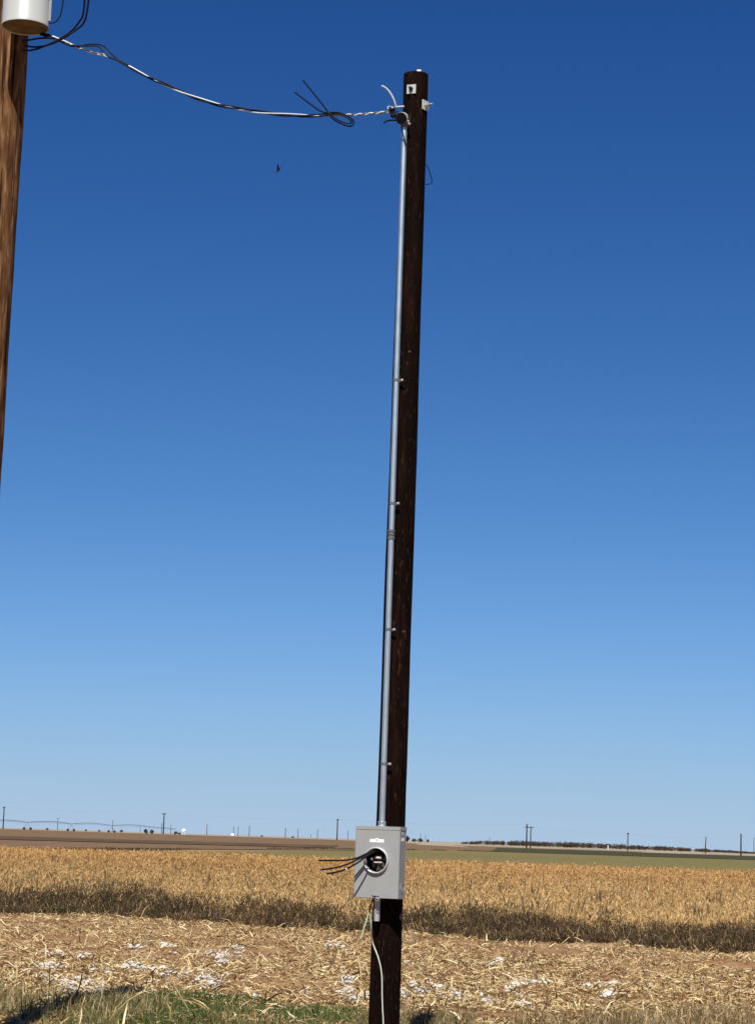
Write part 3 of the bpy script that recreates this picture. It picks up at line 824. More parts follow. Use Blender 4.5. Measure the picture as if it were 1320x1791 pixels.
# inside: base block coloured black to deepen the shade in the opening, lugs, jaws
inn = MB().box((HX, -0.018, HZ), (0.25, 0.022, 0.3)).build('base_block', M['black_plastic'], meter, smooth=False)
mb = MB()
for sx in (-0.085, 0.085): mb.box((HX + sx, -0.055, HZ), (0.006, 0.07, 0.25))
mb.box((HX, -0.055, HZ + 0.085), (0.17, 0.07, 0.006))
mb.build('inner_shield', M['black_plastic'], meter, smooth=False)
for sx in (-0.034, 0.038):
    MB().box((HX + sx, -0.06, HZ - 0.032), (0.022, 0.05, 0.036)).box((HX + sx, -0.088, HZ - 0.03), (0.016, 0.012, 0.028)).build('jaw', M['brown_block'], meter, smooth=False, bevel=0.002)
    MB().box((HX + sx + 0.004, -0.06, HZ + 0.014), (0.02, 0.05, 0.026)).build('jaw', M['brown_block'], meter, smooth=False, bevel=0.002)
MB().box((HX + 0.004, -0.056, HZ - 0.045), (0.040, 0.05, 0.052)).box((HX + 0.004, -0.086, HZ - 0.052), (0.014, 0.014, 0.03)).build('terminal_block', M['brown_block'], meter, smooth=False, bevel=0.003)
MB().box((HX + 0.006, -0.07, HZ + 0.006), (0.036, 0.03, 0.012)).build('terminal_block', M['brown_block'], meter, smooth=False, bevel=0.003)
MB().box((HX + 0.002, -0.098, HZ - 0.012), (0.062, 0.024, 0.009)).build('neutral_strap', M['tin'], meter, smooth=False)
MB().box((HX + 0.004, -0.099, HZ + 0.021), (0.046, 0.014, 0.018), Matrix.Rotation(R(-25), 3, 'X')).build('neutral_lug', M['tin'], meter, smooth=False, bevel=0.001)
MB().lathe([(0.0085, 0), (0.0085, 0.012), (0.004, 0.015), (0, 0.015)], (HX - 0.042, -0.09, HZ + 0.004), (0, -1, 0.4), 10).build('screw', M['tin'], meter)
# label above the ring, side sticker, knock-outs, hasp
ly = yf - 0.0006
lab = MB().box((HX - 0.001, ly, BH - 0.098), (0.102, 0.0012, 0.021)).box((HX, ly, BH - 0.0845), (0.024, 0.0012, 0.0055)).build('paper_label', M['white_paint'], meter, smooth=False)
MB().tube([(HX - 0.004, ly - 0.0012, BH - 0.091), (HX + 0.002, ly - 0.0012, BH - 0.090), (HX + 0.005, ly - 0.0012, BH - 0.0945), (HX + 0.001, ly - 0.0012, BH - 0.099), (HX - 0.003, ly - 0.0012, BH - 0.096)], 0.0015, 4).build('printed_mark', M['ink'], lab)
MB().box((BW / 2 + 0.0006, -0.066, BH - 0.085), (0.0012, 0.055, 0.024)).build('side_sticker', M['white_paint'], meter, smooth=False)
MB().box((BW / 2 + 0.0006, -0.066, BH - 0.045), (0.0012, 0.04, 0.022)).build('side_sticker', M['zinc_plate'], meter, smooth=False)
MB().lathe([(0.034, 0), (0.034, 0.0022), (0.030, 0.0022), (0.030, 0.0006), (0.019, 0.0006), (0.019, 0.0022), (0.015, 0.0022), (0.015, 0.0006), (0, 0.0006)], (BW / 2, -0.055, 0.072), (1, 0, 0), 32).build('knockout', M['box_grey'], meter)
has = MB().box((0.002, yf - 0.004, 0.020), (0.040, 0.010, 0.007)).box((0.008, yf - 0.002, 0.010), (0.014, 0.004, 0.018)).build('hasp', M['box_grey'], meter, smooth=False, bevel=0.001)
MB().box((-0.006, yf - 0.0008, 0.0155), (0.044, 0.0014, 0.006)).build('hasp_slot', M['black_plastic'], has, smooth=False)
MB().lathe([(0.009, -0.003), (0.012, -0.001), (0.012, 0.002), (0.008, 0.003)], (0.012, yf - 0.003, -0.008), (0, 1, 0), 16).build('seal_ring', M['galv_dull'], meter)
for k in range(4):
    MB().box((0.052 + 0.007 * k, yf - 0.0004, 0.026 + (0.001 if k % 2 else 0)), (0.005, 0.0010, 0.004)).build('embossed_mark', M['box_grey'], cover, smooth=False)
# hub on top (conduit screws in) and stub below
HUB = back + NB * 0.047 - LB * 0.0
hl = (0.0 - 0.002, -0.047)
MB().lathe([(0.031, 0), (0.031, 0.006), (0.0265, 0.010), (0.0265, 0.024), (0.029, 0.026), (0.029, 0.034), (0.0225, 0.036)], (hl[0], hl[1], BH), n=24).build('hub', M['galv'], meter)
MB().lathe([(0.025, 0.002), (0.025, -0.010), (0.0205, -0.012), (0.0205, -0.155), (0.016, -0.155), (0.016, -0.02)], (-0.018, -0.047, 0.0), n=24).build('conduit_stub', M['galv_dull'], meter)

# three black wire tails out of the opening
def wire(name, rows, r_, mat, label, n=8, group=None, cat='wire', kind=None):
    pts = px_path(rows, n)
    o_ = pts[0]
    ob = MB().tube([p - o_ for p in pts], r_, 8).build(name, mat); ob.location = o_
    return tag(ob, label, cat, group)
wire('wire_tail', [(664, 1484, 15.82), (655, 1487, 15.785), (643, 1492, 15.765), (626, 1500, 15.752), (612, 1503.5, 15.735), (595, 1505, 15.71), (557, 1505, 15.66)], 0.0062, M['black'],
     'upper black wire tail sticking left from the meter opening', group='black wire tails from the meter box')
wire('wire_tail', [(667, 1486, 15.82), (657, 1489, 15.778), (643, 1495, 15.757), (624, 1504, 15.742), (605, 1512.5, 15.72), (585, 1518, 15.69), (561, 1521.5, 15.64)], 0.0062, M['black'],
     'middle black wire tail sticking left from the meter opening', group='black wire tails from the meter box')
ct = thing('wire_tail', P(660, 1488, 15.80), 'lowest black wire tail with a frayed hooked end', 'wire', 'black wire tails from the meter box')
cpts = px_path([(660, 1488, 15.80), (650, 1492, 15.745), (638, 1500, 15.712), (622, 1511, 15.685), (606, 1519.5, 15.66), (594, 1524, 15.63), (571, 1528.5, 15.58)])
MB().tube([p - ct.location for p in cpts], 0.0062, 8).build('insulation', M['black'], ct)
MB().tube([P(606, 1519.5, 15.652) - ct.location, P(604.5, 1520.6, 15.65) - ct.location], 0.0072, 8).build('tape_band', M['tin'], ct)
MB().tube([P(583, 1526.5, 15.58) - ct.location, P(581, 1531, 15.575) - ct.location], 0.004, 6).build('frayed_end', M['black'], ct)

# green ground wire: black lead that splits into two pale wires
gp = lambda px, py, e=0.005: on_pole(px, py, e)[0]
gw = thing('ground_wire', P(652, 1574, 15.80), 'pale green ground wire hanging from the meter box down the pole', 'wire')
go = Vector(gw.location)
def gtube(name, pts, r_, mat): return MB().tube([Vector(p) - go for p in smooth_path(pts, 8)], r_, 8).build(name, mat, gw)
gtube('black_lead', [P(654, 1568, 15.80), P(650, 1578, 15.80), P(647, 1589, 15.82), P(645.8, 1597, 15.83)], 0.0055, M['black'])
gtube('short_tail', [P(645, 1595, 15.83), P(640, 1612, 15.82), P(630.5, 1642, 15.79)], 0.0038, M['green_wire'])
gtube('long_tail', [P(646.5, 1595, 15.83), P(649, 1622, 15.86), gp(654, 1648, 0.012), gp(661, 1672), gp(666, 1692), gp(668, 1712), gp(668.3, 1740), gp(669, 1765), gp(670, 1783), gp(671, 1830), gp(668, 1868)], 0.0046, M['wire_white'])

# ------------------------------------------------------------------ conduit riser and weatherhead
c0 = meter.location + NB * 0.047 + LB * (-0.002); c0 = Vector((c0.x, c0.y, c0.z + BH + 0.02))
c1 = P(707.2, 221, 15.898)
cond = thing('conduit_riser', c0, 'galvanised conduit running up the pole from meter box to weatherhead', 'conduit')
def CL(p): return Vector(p) - c0
def c_at(py):
    # point on the conduit's line at the photo row
    lo, hi = 0.0, 1.0
    for _ in range(40):
        md = (lo + hi) / 2; q = c0.lerp(c1, md)
        cc = CAM_M.transposed() @ (q - Vector((0, 0, CAM_Z)))
        row = H_PX / 2 - F_PX * cc.y / -cc.z
        if row > py: lo = md
        else: hi = md
    return c0.lerp(c1, lo)
ax_c = (c1 - c0).normalized()
jn = c_at(935)
CR = 0.0205
MB().tube([CL(c0), CL(jn)], CR, 20).build('pipe', M['galv'], cond)
MB().tube([CL(jn), CL(c1)], CR * 0.99, 20).build('pipe', M['galv'], cond)
MB().lathe([(CR, -0.034), (0.0265, -0.033), (0.0265, -0.018), (0.0235, -0.016), (0.0235, -0.004), (0.027, -0.003), (0.027, 0.003), (0.0235, 0.004), (0.0235, 0.016), (0.0265, 0.018), (0.0265, 0.033), (CR, 0.034)],
           CL(jn), ax_c, 20).build('coupling', M['steel_far'], cond)
for py in (665, 880.5, 1101, 1336):
    q = c_at(py); ctr = axis_at(q.z); rp = rad_at(q.z)
    st_ = MB().lathe([(CR, -0.009), (CR + 0.003, -0.009), (CR + 0.003, 0.009), (CR, 0.009)], CL(q), ax_c, 20)
    d = Vector((ctr.x - q.x, ctr.y - q.y, 0)); tang = Vector((-d.y, d.x, 0)).normalized()
    if tang.x < 0: tang = -tang
    lug = q + tang * (CR + 0.014) + d.normalized() * 0.012
    mt = Matrix((tang, d.normalized(), Vector((0, 0, 1)))).transposed()
    st_.box(CL(lug), (0.034, 0.004, 0.018), mt)
    s2 = st_.build('strap', M['steel_far'], cond)
    MB().lathe([(0.008, 0), (0.008, 0.005), (0.004, 0.008), (0, 0.008)], CL(lug + tang * 0.006 - d.normalized() * 0.002), -d.normalized(), 8).build('strap_screw', M['galv_dull'], s2)
    bk = q + d.normalized() * (CR + 0.001); ln = max(0.008, d.length - rp - CR)
    MB().box(CL(q + d.normalized() * (CR + ln / 2)), (0.02, ln, 0.016), mt).build('standoff', M['galv_dull'], s2)
# weatherhead
hd = P(703, 207, 15.86)
wax = Vector((-0.42, -0.84, -0.34)).normalized()
neck = MB().tube([CL(c1 - ax_c * 0.012), CL(c1 + ax_c * 0.03)], [0.026, 0.027], 20)
neck.build('neck', M['steel_far'], cond)
wh = MB().lathe([(0, -0.052), (0.018, -0.050), (0.034, -0.040), (0.042, -0.022), (0.045, 0.0), (0.045, 0.012), (0.041, 0.014), (0.039, 0.002)], CL(hd), wax, 28).build('weatherhead', M['galv_dull'], cond)
MB().lathe([(0.0385, 0.003), (0.0435, 0.0145), (0.040, 0.018), (0.018, 0.019), (0, 0.0185)], CL(hd), wax, 24).build('wire_insert', M['black_plastic'], wh)
for px, py in ((711.5, 212), (714, 216.5)):
    MB().lathe([(0.008, 0), (0.008, 0.018), (0.004, 0.02), (0, 0.02)], CL(P(px, py, 15.865)), (0.5, -0.8, -0.2), 8).build('clamp_screw', M['tin'], wh)
wire('wire_tail', [(697, 210, 15.82), (690, 210.2, 15.79), (682, 210.5, 15.77), (676, 212, 15.75), (671, 215, 15.74)], 0.0062, M['black'], 'short black wire tail poking left from the weatherhead opening')
wire('wire_tail', [(703, 214, 15.82), (702, 224, 15.83), (706, 240, 15.86), (709.5, 255, 15.868)], 0.0045, M['black'], 'thin black wire drooping across the conduit below the weatherhead')
wire('wire_tail', [(744, 287, 16.0), (748.5, 294, 15.99), (753, 308, 15.98), (755.3, 315, 15.98), (754, 320, 15.98), (749, 322, 15.98), (744.5, 322.5, 15.99)], 0.0034, M['black'], 'thin black wire looping out from the right flank of the pole')

# dead-end bracket, clevis and white tail
br = thing('dead_end_bracket', P(704, 188, 15.97), 'galvanised bracket with dark clevis holding the service cable at the pole', 'bracket')
bo = Vector(br.location)
MB().tube([P(708, 186.5, 15.97) - bo, P(692, 187.5, 15.93) - bo, P(684, 189, 15.91) - bo], 0.0085, 10).build('bracket_arm', M['zinc_plate'], br)
MB().lathe([(0.014, -0.006), (0.019, -0.004), (0.019, 0.004), (0.014, 0.006)], P(681.5, 189.5, 15.905) - bo, (0.2, -0.9, 0.3), 16).build('eye', M['zinc_plate'], br)
MB().lathe([(0, -0.034), (0.017, -0.033), (0.026, -0.022), (0.019, -0.008), (0.019, 0.006), (0.026, 0.022), (0.017, 0.033), (0, 0.034)], P(687, 197.5, 15.90) - bo, (0.35, 0.1, -1), 18).build('spool', M['black_plastic'], br)
MB().tube(smooth_path([P(680, 190.5, 15.89) - bo, P(683.5, 199, 15.87) - bo, P(690, 206, 15.87) - bo, P(697, 203, 15.89) - bo, P(694, 194, 15.90) - bo]), 0.0055, 8).build('clevis_strap', M['black_plastic'], br)
wire('wire_tail', [(692, 187, 15.90), (690.5, 180, 15.89), (687.5, 172, 15.88), (681.5, 161.5, 15.87), (674.5, 154, 15.86), (667, 150, 15.85)], 0.0068, M['alu_wire'], 'white cable tail curving up and left beside the pole top')

# ------------------------------------------------------------------ service drop cable
rows = [(92, 63.5, 16.62), (125, 78.5, 16.6), (155, 89, 16.58), (187, 97.5, 16.55), (206, 106.5, 16.5), (250, 129, 16.45), (300, 153, 16.38), (330, 166, 16.34), (365, 178, 16.3), (400, 187, 16.26),
        (450, 195.5, 16.18), (500, 200.5, 16.12), (540, 202, 16.07), (575, 201.5, 16.03), (620, 200.5, 15.98), (655, 198, 15.93), (680, 195, 15.90)]
mid = px_path(rows, 10)
drop = thing('service_drop', mid[0], 'twisted overhead service cable sagging between the two brown poles', 'cable')
do = Vector(drop.location)
view_up = (CAM_M @ Vector((0, 1, 0)))
view_bk = (CAM_M @ Vector((0, 0, 1)))
def helix(pts, phase, rad, pitch=0.62, jit=0.0):
    out = []; s_ = 0
    for i_, p in enumerate(pts):
        if i_: s_ += (p - pts[i_ - 1]).length
        a = 2 * math.pi * s_ / pitch + phase + 0.8 * math.sin(s_ * 2.3)
        out.append(p + view_up * (math.sin(a) * rad) + view_bk * (math.cos(a) * rad))
    return out
iend = next(i_ for i_, r2 in enumerate(rows) if r2[0] == 575) * 10
neu = helix(mid[:iend], 0, 0.0075)
MB().tube([p - do for p in neu], 0.0050, 8).build('neutral_wire', M['alu_wire'], drop)
# preformed grips at both ends: short-pitch strands
for k_, (seg, ph) in enumerate(((mid[iend - 2:], 0.0), (mid[iend - 2:], math.pi))):
    MB().tube([p - do for p in helix(smooth_path(seg, 3), ph, 0.0052, 0.085)], 0.0048, 6).build('grip_strand', M['alu_wire'] if k_ == 0 else M['steel_far'], drop)
for ph in (0.0, math.pi):
    MB().tube([p - do for p in helix(smooth_path(mid[:31], 3), ph, 0.0050, 0.085)], 0.0046, 6).build('grip_strand', M['alu_wire'] if ph == 0 else M['steel_far'], drop)
# two black legs: bow off the neutral near the left pole, then lie on it, then loop and end in free tails
jA = [(100, 68, 16.60), (120, 77.5, 16.6), (140, 80.5, 16.58), (152, 78, 16.56), (172, 77.5, 16.55), (184, 82.5, 16.53), (196, 95, 16.5), (206, 104, 16.47)]
jB = [(100, 69, 16.58), (122, 80, 16.57), (138, 80, 16.56), (155, 80.5, 16.55), (170, 80.5, 16.54), (177, 85, 16.53), (190, 99, 16.5), (206, 106, 16.47)]
i0 = 40
A = px_path(jA, 6) + helix(mid[i0 + 6:iend], 2.3, 0.0105) + px_path([(578, 197, 16.03), (592, 197, 16.0), (606, 202, 15.99), (616, 209, 15.99), (618.5, 216, 16.0), (612, 221, 16.0), (596, 216, 16.0), (580, 206, 16.0), (571, 192, 16.0), (552, 168, 15.98), (530, 140.5, 15.96)], 6)
B = px_path(jB, 6) + helix(mid[i0 + 6:iend], 3.9, 0.0105) + px_path([(580, 199, 16.02), (594, 200, 15.98), (607, 206, 15.97), (614, 212, 15.97), (613, 216, 15.98), (603, 215, 15.98), (590, 209, 15.98), (576, 199, 15.98), (560, 194, 15.97), (540, 180, 15.96), (515, 161, 15.95)], 6)
for pts in (A, B):
    MB().tube([p - do for p in pts], 0.0056, 8).build('insulated_wire', M['black'], drop)

# ------------------------------------------------------------------ left transformer pole
LY = 17.0
lt = P(21, 64, LY); lt_r = 0.124
lb = P(-97, 1870, LY)
up_dir = (lt - lb).normalized()
ltop = lt + up_dir * 1.6
lp = thing('utility_pole', (lb.x, LY, 0), 'sunlit weathered brown pole at the left edge bearing the transformer', 'utility pole')
lumpy_pole('pole_shaft', lb - up_dir * 0.4, ltop, 0.155, 0.118, M['weathered'], lp, 0.0042, k=2)
tcx = P(44.5, 48, 16.60)
tr = thing('transformer', tcx, 'white round transformer tank with rusty bottom hung on the left pole', 'transformer')
TR = 0.178
MB().lathe([(0, 0.012), (TR * 0.94, 0.012), (TR * 0.985, 0.002), (TR, 0.0), (TR, 0.016), (TR * 0.985, 0.020), (TR * 0.985, 0.66), (TR * 1.05, 0.67), (TR * 1.05, 0.70), (TR * 0.6, 0.77), (0, 0.79)], n=48).build('tank', M['tank'], tr)
MB().lathe([(TR * 0.935, 0.004), (TR * 0.80, 0.006), (TR * 0.77, 0.011), (TR * 0.45, 0.007), (TR * 0.42, 0.010), (0, 0.008)], n=48).build('tank_bottom', M['tank_bottom'], tr)
MB().lathe([(0.03, 0.79), (0.06, 0.84), (0.035, 0.88), (0.06, 0.92), (0.035, 0.96), (0.05, 1.0), (0.012, 1.02), (0, 1.06)], n=16).build('bushing', M['brown_block'], tr)
for zz in (0.2, 0.55):
    MB().box((-0.06, TR + 0.035, zz), (0.12, 0.09, 0.05)).build('hanger', M['galv_dull'], tr)
MB().box((TR + 0.006, -0.02, 0.20), (0.02, 0.012, 0.30)).build('lifting_lug', M['boom'], tr)
for sx, sz in ((-0.07, 0.45), (0.07, 0.45), (0.12, 0.42)):
    MB().lathe([(0.02, 0), (0.028, 0.02), (0.018, 0.04), (0.012, 0.07), (0, 0.072)], (sx, -math.sqrt(TR * TR - sx * sx) + 0.003, sz), (sx, -0.2, 0), 12).build('terminal', M['brown_block'], tr)
# leads
G = 'black cables looping by the transformer'
wire('transformer_lead', [(158, -20, 16.4), (152, 24, 16.45), (146, 41, 16.48), (134, 52, 16.5), (122, 60, 16.5), (108, 69, 16.52), (90, 77, 16.56), (72, 81.5, 16.6), (58, 82, 16.66), (44, 80, 16.74)], 0.0075, M['black'], 'outer black cable loop curling past the transformer out of the frame', group=G)
wire('transformer_lead', [(150, -20, 16.42), (146, 24, 16.47), (139, 38, 16.5), (128, 52, 16.52), (114, 63, 16.54), (98, 72, 16.58), (80, 80, 16.6), (64, 86, 16.64), (50, 88.5, 16.7), (40, 88, 16.76)], 0.0075, M['black'], 'inner black cable loop, lowest where it meets the left pole', group=G)
wire('transformer_lead', [(40, 71, 16.76), (52, 70, 16.7), (66, 67.5, 16.64), (80, 66.5, 16.6), (95, 67, 16.6)], 0.0075, M['black'], 'short black cable from the left pole to the cable grip', group=G)
wire('transformer_lead', [(112, -5, 16.5), (107.5, 22, 16.5), (102, 34, 16.5), (95, 39.5, 16.5), (86, 40.5, 16.5)], 0.0055, M['black'], 'thin black cable curling into the right side of the tank', group=G)
g0 = P(96, 66.5, 16.62)
gr = thing('cable_grip', g0, 'dark wedge clamp gripping the service cable under the transformer', 'clamp')
MB().tube([Vector((0, 0, 0)), P(86, 63, 16.66) - g0, P(72, 59.5, 16.75) - g0], [0.013, 0.017, 0.012], 10).build('wedge', M['black_plastic'], gr)
MB().tube([P(74, 60, 16.74) - g0, P(40, 56, 16.92) - g0], 0.007, 8).build('bail', M['galv_dull'], gr)

# ------------------------------------------------------------------ bird in flight
bp_ = P(486, 296, 40)
bird = thing('flying_bird', bp_, 'small dark bird in flight against the blue sky', 'bird')
s_ = 0.011       # metres per photo pixel at the bird
def bpt(px, py, d=0.0): return CAM_M @ Vector(((px - 486) * s_, -(py - 296) * s_, d))
MB().tube([bpt(489.6, 293.6), bpt(488.6, 295.5, 0.01), bpt(487.4, 297.4, 0.01), bpt(486.4, 299, 0)], [0.006, 0.016, 0.014, 0.005], 10).build('body', M['bird'], bird)
MB().lathe([(0, -0.014), (0.010, -0.008), (0.012, 0), (0.008, 0.010), (0.003, 0.016), (0, 0.024)], bpt(489.8, 293.2), CAM_M @ Vector((0.6, 0.8, 0)), 10).build('head', M['bird'], bird)
def wing(pts, widths, name='wing'):
    v = []; f = []
    for i_, (p, w_) in enumerate(zip(pts, widths)):
        d = (pts[min(i_ + 1, len(pts) - 1)] - pts[max(i_ - 1, 0)]).normalized(); c_ = d.cross(view_bk).normalized()
        for a, b in ((-w_, 0.002), (w_, 0.002), (w_, -0.002), (-w_, -0.002)): v.append(p + c_ * a + view_bk * b)
    for i_ in range(len(pts) - 1):
        for k in range(4): f.append((i_ * 4 + k, i_ * 4 + (k + 1) % 4, i_ * 4 + 4 + (k + 1) % 4, i_ * 4 + 4 + k))
    f += [(3, 2, 1, 0), tuple(range(len(v) - 4, len(v)))]
    MB().add(v, f).build(name, M['bird'], bird)
wing([bpt(487.6, 297), bpt(486.2, 294.5, 0.03), bpt(486.2, 291.5, 0.06), bpt(486.8, 288.3, 0.08)], [0.014, 0.019, 0.015, 0.004])
wing([bpt(487, 298), bpt(484.8, 298.2, 0.02), bpt(483.6, 300.5, 0.03), bpt(480.4, 303, 0.04)], [0.014, 0.018, 0.014, 0.004])
wing([bpt(486.6, 298.6), bpt(486.2, 300.2), bpt(485.8, 301.4)], [0.006, 0.007, 0.009], 'tail')

# ------------------------------------------------------------------ foreground grass, tall stems, cotton, stubble
n = 52000
y = RNG.uniform(18.5, 23.2, n); x = RNG.uniform(-3.6, 1.0, n)
front = 22.3 + 0.4 * wob(x, x * 0, 1.0, 1) - 0.75 * np.clip(x + 1.2, 0, 1)
patch = wob(x, y, 0.9, 2) + 0.5 * wob(x, y, 0.25, 1)
gc = np.exp(-((x + 1.75) / 0.75) ** 2) + 0.7 * np.exp(-((x + 0.35) / 0.5) ** 2)      # where the green is thickest
keep = (y < front) & (patch + 1.6 * gc > RNG.uniform(0.1, 1.3, n)) & (x > -3.2 + RNG.uniform(-0.3, 0.3, n))
x, y, gc = x[keep], y[keep], gc[keep]; n = len(x)
L = RNG.uniform(0.04, 0.13, n)
h = horiz(n); tl = np.abs(RNG.normal(0.5, 0.4, n))
vec = h * (np.sin(tl) * L)[:, None]; vec[:, 2] = np.cos(tl) * L
col = pick([(0.072, 0.122, 0.028), (0.05, 0.088, 0.022), (0.12, 0.165, 0.045)], n, [0.45, 0.37, 0.18])
dry = RNG.uniform(0, 1, n) > np.clip(0.32 + 0.85 * gc - 0.22 * (20.5 - y), 0.15, 0.95)
col[dry] = pick([(0.46, 0.34, 0.16), (0.30, 0.22, 0.10), (0.20, 0.15, 0.065)], dry.sum())
tag(blade_mesh('green_grass', np.stack([x, y, ground_z(x, y)], 1), vec, RNG.uniform(0.004, 0.008, n), unit(RNG.normal(0, 1, (n, 3)) * np.array([1, 1, 0.5])), RNG.normal(0, 0.008, (n, 3)), col, M['grass']),
    'patch of low green grass at the bottom left of the straw', 'grass', kind='stuff')
n = 6000
y = RNG.uniform(18.0, 22.8, n); x = RNG.uniform(0.2, 4.2, n)
pa = wob(x, y, 0.7, 0)
keep = (((x > 1.3) & (pa > -0.1) & (y < 21.2 + 0.45 * (x - 1.3))) | ((x < 0.95) & (pa > 0.0) & (y < 21.6)))
x, y = x[keep], y[keep]; n = len(x)
L = RNG.uniform(0.08, 0.24, n); h = horiz(n); tl = np.abs(RNG.normal(0.45, 0.35, n))
vec = h * (np.sin(tl) * L)[:, None]; vec[:, 2] = np.cos(tl) * L
col = pick([(0.22, 0.155, 0.075), (0.14, 0.105, 0.05), (0.34, 0.24, 0.12), (0.08, 0.08, 0.028), (0.55, 0.42, 0.23)], n, [0.28, 0.22, 0.24, 0.12, 0.14])
tag(blade_mesh('dry_weeds', np.stack([x, y, ground_z(x, y)], 1), vec, RNG.uniform(0.005, 0.010, n), unit(RNG.normal(0, 1, (n, 3)) * np.array([1, 1, 0.3])), RNG.normal(0, 0.012, (n, 3)), col, M['grass']),
    'low brown weeds in the lower right foreground beside the pole', 'weeds', kind='stuff')

def rough_grass(name, n_, xr, yr, l0, l1, cols, w_, label, dens):
    y_ = RNG.uniform(*yr, n_); x_ = RNG.uniform(*xr, n_)
    k = wob(x_, y_, 0.45, 1) + 0.5 * wob(x_, y_, 0.15, 2) > dens + 0.8 * ss(0.6, 1.0, np.abs((x_ - sum(xr) / 2) / (xr[1] - xr[0]) * 2))
    x_, y_ = x_[k], y_[k]; m_ = len(x_)
    l_ = l0 + (l1 - l0) * RNG.uniform(0, 1, m_) ** 1.8
    h_ = horiz(m_); t_ = np.abs(RNG.normal(0.45, 0.4, m_))
    v_ = h_ * (np.sin(t_) * l_)[:, None]; v_[:, 2] = np.cos(t_) * l_
    sg_ = h_ * (-0.12 * l_)[:, None]; sg_[:, 2] = 0.06 * l_
    tag(blade_mesh(name, np.stack([x_, y_, ground_z(x_, y_)], 1), v_, RNG.uniform(0.004, 0.009, m_), unit(RNG.normal(0, 1, (m_, 3)) * np.array([1, 1, 0.4])), sg_, pick(cols, m_, w_), M['grass']), label, 'grass', kind='stuff')
rough_grass('dry_grass', 6500, (-3.5, -1.75), (19.3, 21.5), 0.05, 0.24, [(0.36, 0.26, 0.12), (0.22, 0.165, 0.07), (0.10, 0.105, 0.035), (0.62, 0.49, 0.26)], [0.28, 0.30, 0.28, 0.14],
            'tall tangled dry grass at the bottom left before the shadow', -0.05)
rough_grass('dry_grass', 9000, (1.75, 4.0), (19.0, 22.4), 0.06, 0.26, [(0.34, 0.235, 0.115), (0.20, 0.14, 0.066), (0.12, 0.092, 0.04), (0.60, 0.46, 0.25)], [0.3, 0.3, 0.2, 0.2],
            'tangled brown dry weeds at the bottom right corner', 0.15)

ORD = ('leftmost', 'second', 'third', 'fourth', 'fifth', 'sixth', 'seventh', 'eighth', 'ninth', 'tenth', 'eleventh', 'twelfth', 'thirteenth', 'fourteenth', 'fifteenth', 'sixteenth',
       'seventeenth', 'eighteenth', 'nineteenth', 'twentieth')
def ordinal(k, n):
    if k == 0: return 'leftmost'
    if k == n - 1: return 'rightmost'
    if k < 17: return ORD[k] + ' from the left'
    return ORD[n - 1 - k] + ' from the right'
def stalk(name, pts, r_, label, group, cat='stalk'):
    o_ = Vector(pts[0])
    ob = MB().tube([Vector(p) - o_ for p in smooth_path(pts, 3)], r_, 6).build(name, M['stalk']); ob.location = o_
    return tag(ob, label, cat, group)
# tall pale stems in front of the grass
def ground_hit(px, py):
    d = P(px, py, 10.0) - Vector((0, 0, CAM_Z)); t = -CAM_Z / d.z
    return Vector((d.x * t, d.y * t, 0))
STEMS = sorted(([(76, 1782), (85, 1752), (88, 1685)], [(113, 1781), (96, 1765), (90, 1750)], [(150, 1767), (168, 1735), (178, 1716)], [(165, 1783), (176, 1752), (182, 1722)], [(190, 1783), (222, 1752), (250, 1736)],
            [(182, 1783), (180, 1750), (176, 1722)], [(112, 1777), (135, 1770), (155, 1764)], [(338, 1783), (322, 1752), (300, 1716)], [(312, 1740), (325, 1727), (336, 1716)], [(408, 1781), (420, 1762), (440, 1748)], [(560, 1783), (570, 1770), (578, 1757)],
            [(630, 1783), (632, 1760), (628, 1740)], [(1155, 1783), (1130, 1770), (1112, 1762)], [(1262, 1783), (1262, 1748), (1258, 1720)], [(1180, 1783), (1196, 1770), (1214, 1764)]), key=lambda q: q[0][0])
for j, pts in enumerate(STEMS):
    b_ = ground_hit(*pts[0]); b_.z = float(ground_z(b_.x, b_.y)) - 0.01
    q = [b_] + [P(a, b, b_.y - 0.02 * k) for k, (a, b) in enumerate(pts[1:], 1)]
    stalk('dry_stem', q, [0.0045] * (len(smooth_path(q, 3)) - 1) + [0.002], 'thin pale dry stem standing at the bottom edge, %s' % ordinal(j, len(STEMS)), 'pale dry stems standing in the grass')
# thicker broken stalks lying and leaning in the straw
lean_px = [((912, 1670), (938, 1722)), ((893, 1668), (912, 1672)), ((905, 1700), (932, 1712)), ((966, 1702), (973, 1727)), ((92, 1635), (106, 1657)), ((158, 1627), (148, 1658)), ((180, 1637), (173, 1652)), ((325, 1655), (338, 1684)),
           ((356, 1652), (341, 1683)), ((258, 1648), (256, 1658)), ((221, 1667), (222, 1682)), ((455, 1665), (448, 1702)), ((625, 1672), (632, 1712)), ((640, 1690), (645, 1706)), ((772, 1672), (774, 1690)), ((812, 1680), (818, 1700)),
           ((545, 1640), (560, 1700)), ((576, 1690), (586, 1702)), ((592, 1662), (588, 1676)), ((1122, 1672), (1112, 1690)), ((1205, 1662), (1220, 1650)), ((1062, 1675), (1025, 1690)), ((243, 1680), (300, 1682)), ((265, 1664), (255, 1680)), ((418, 1663), (430, 1685)),
           ((700, 1640), (730, 1652)), ((790, 1725), (840, 1730)), ((500, 1730), (520, 1742)), ((1010, 1745), (1023, 1760)), ((960, 1732), (1000, 1738)), ((300, 1740), (355, 1720)), ((690, 1690), (704, 1676))]
lean_px.sort(key=lambda q: min(q[0][0], q[1][0]))
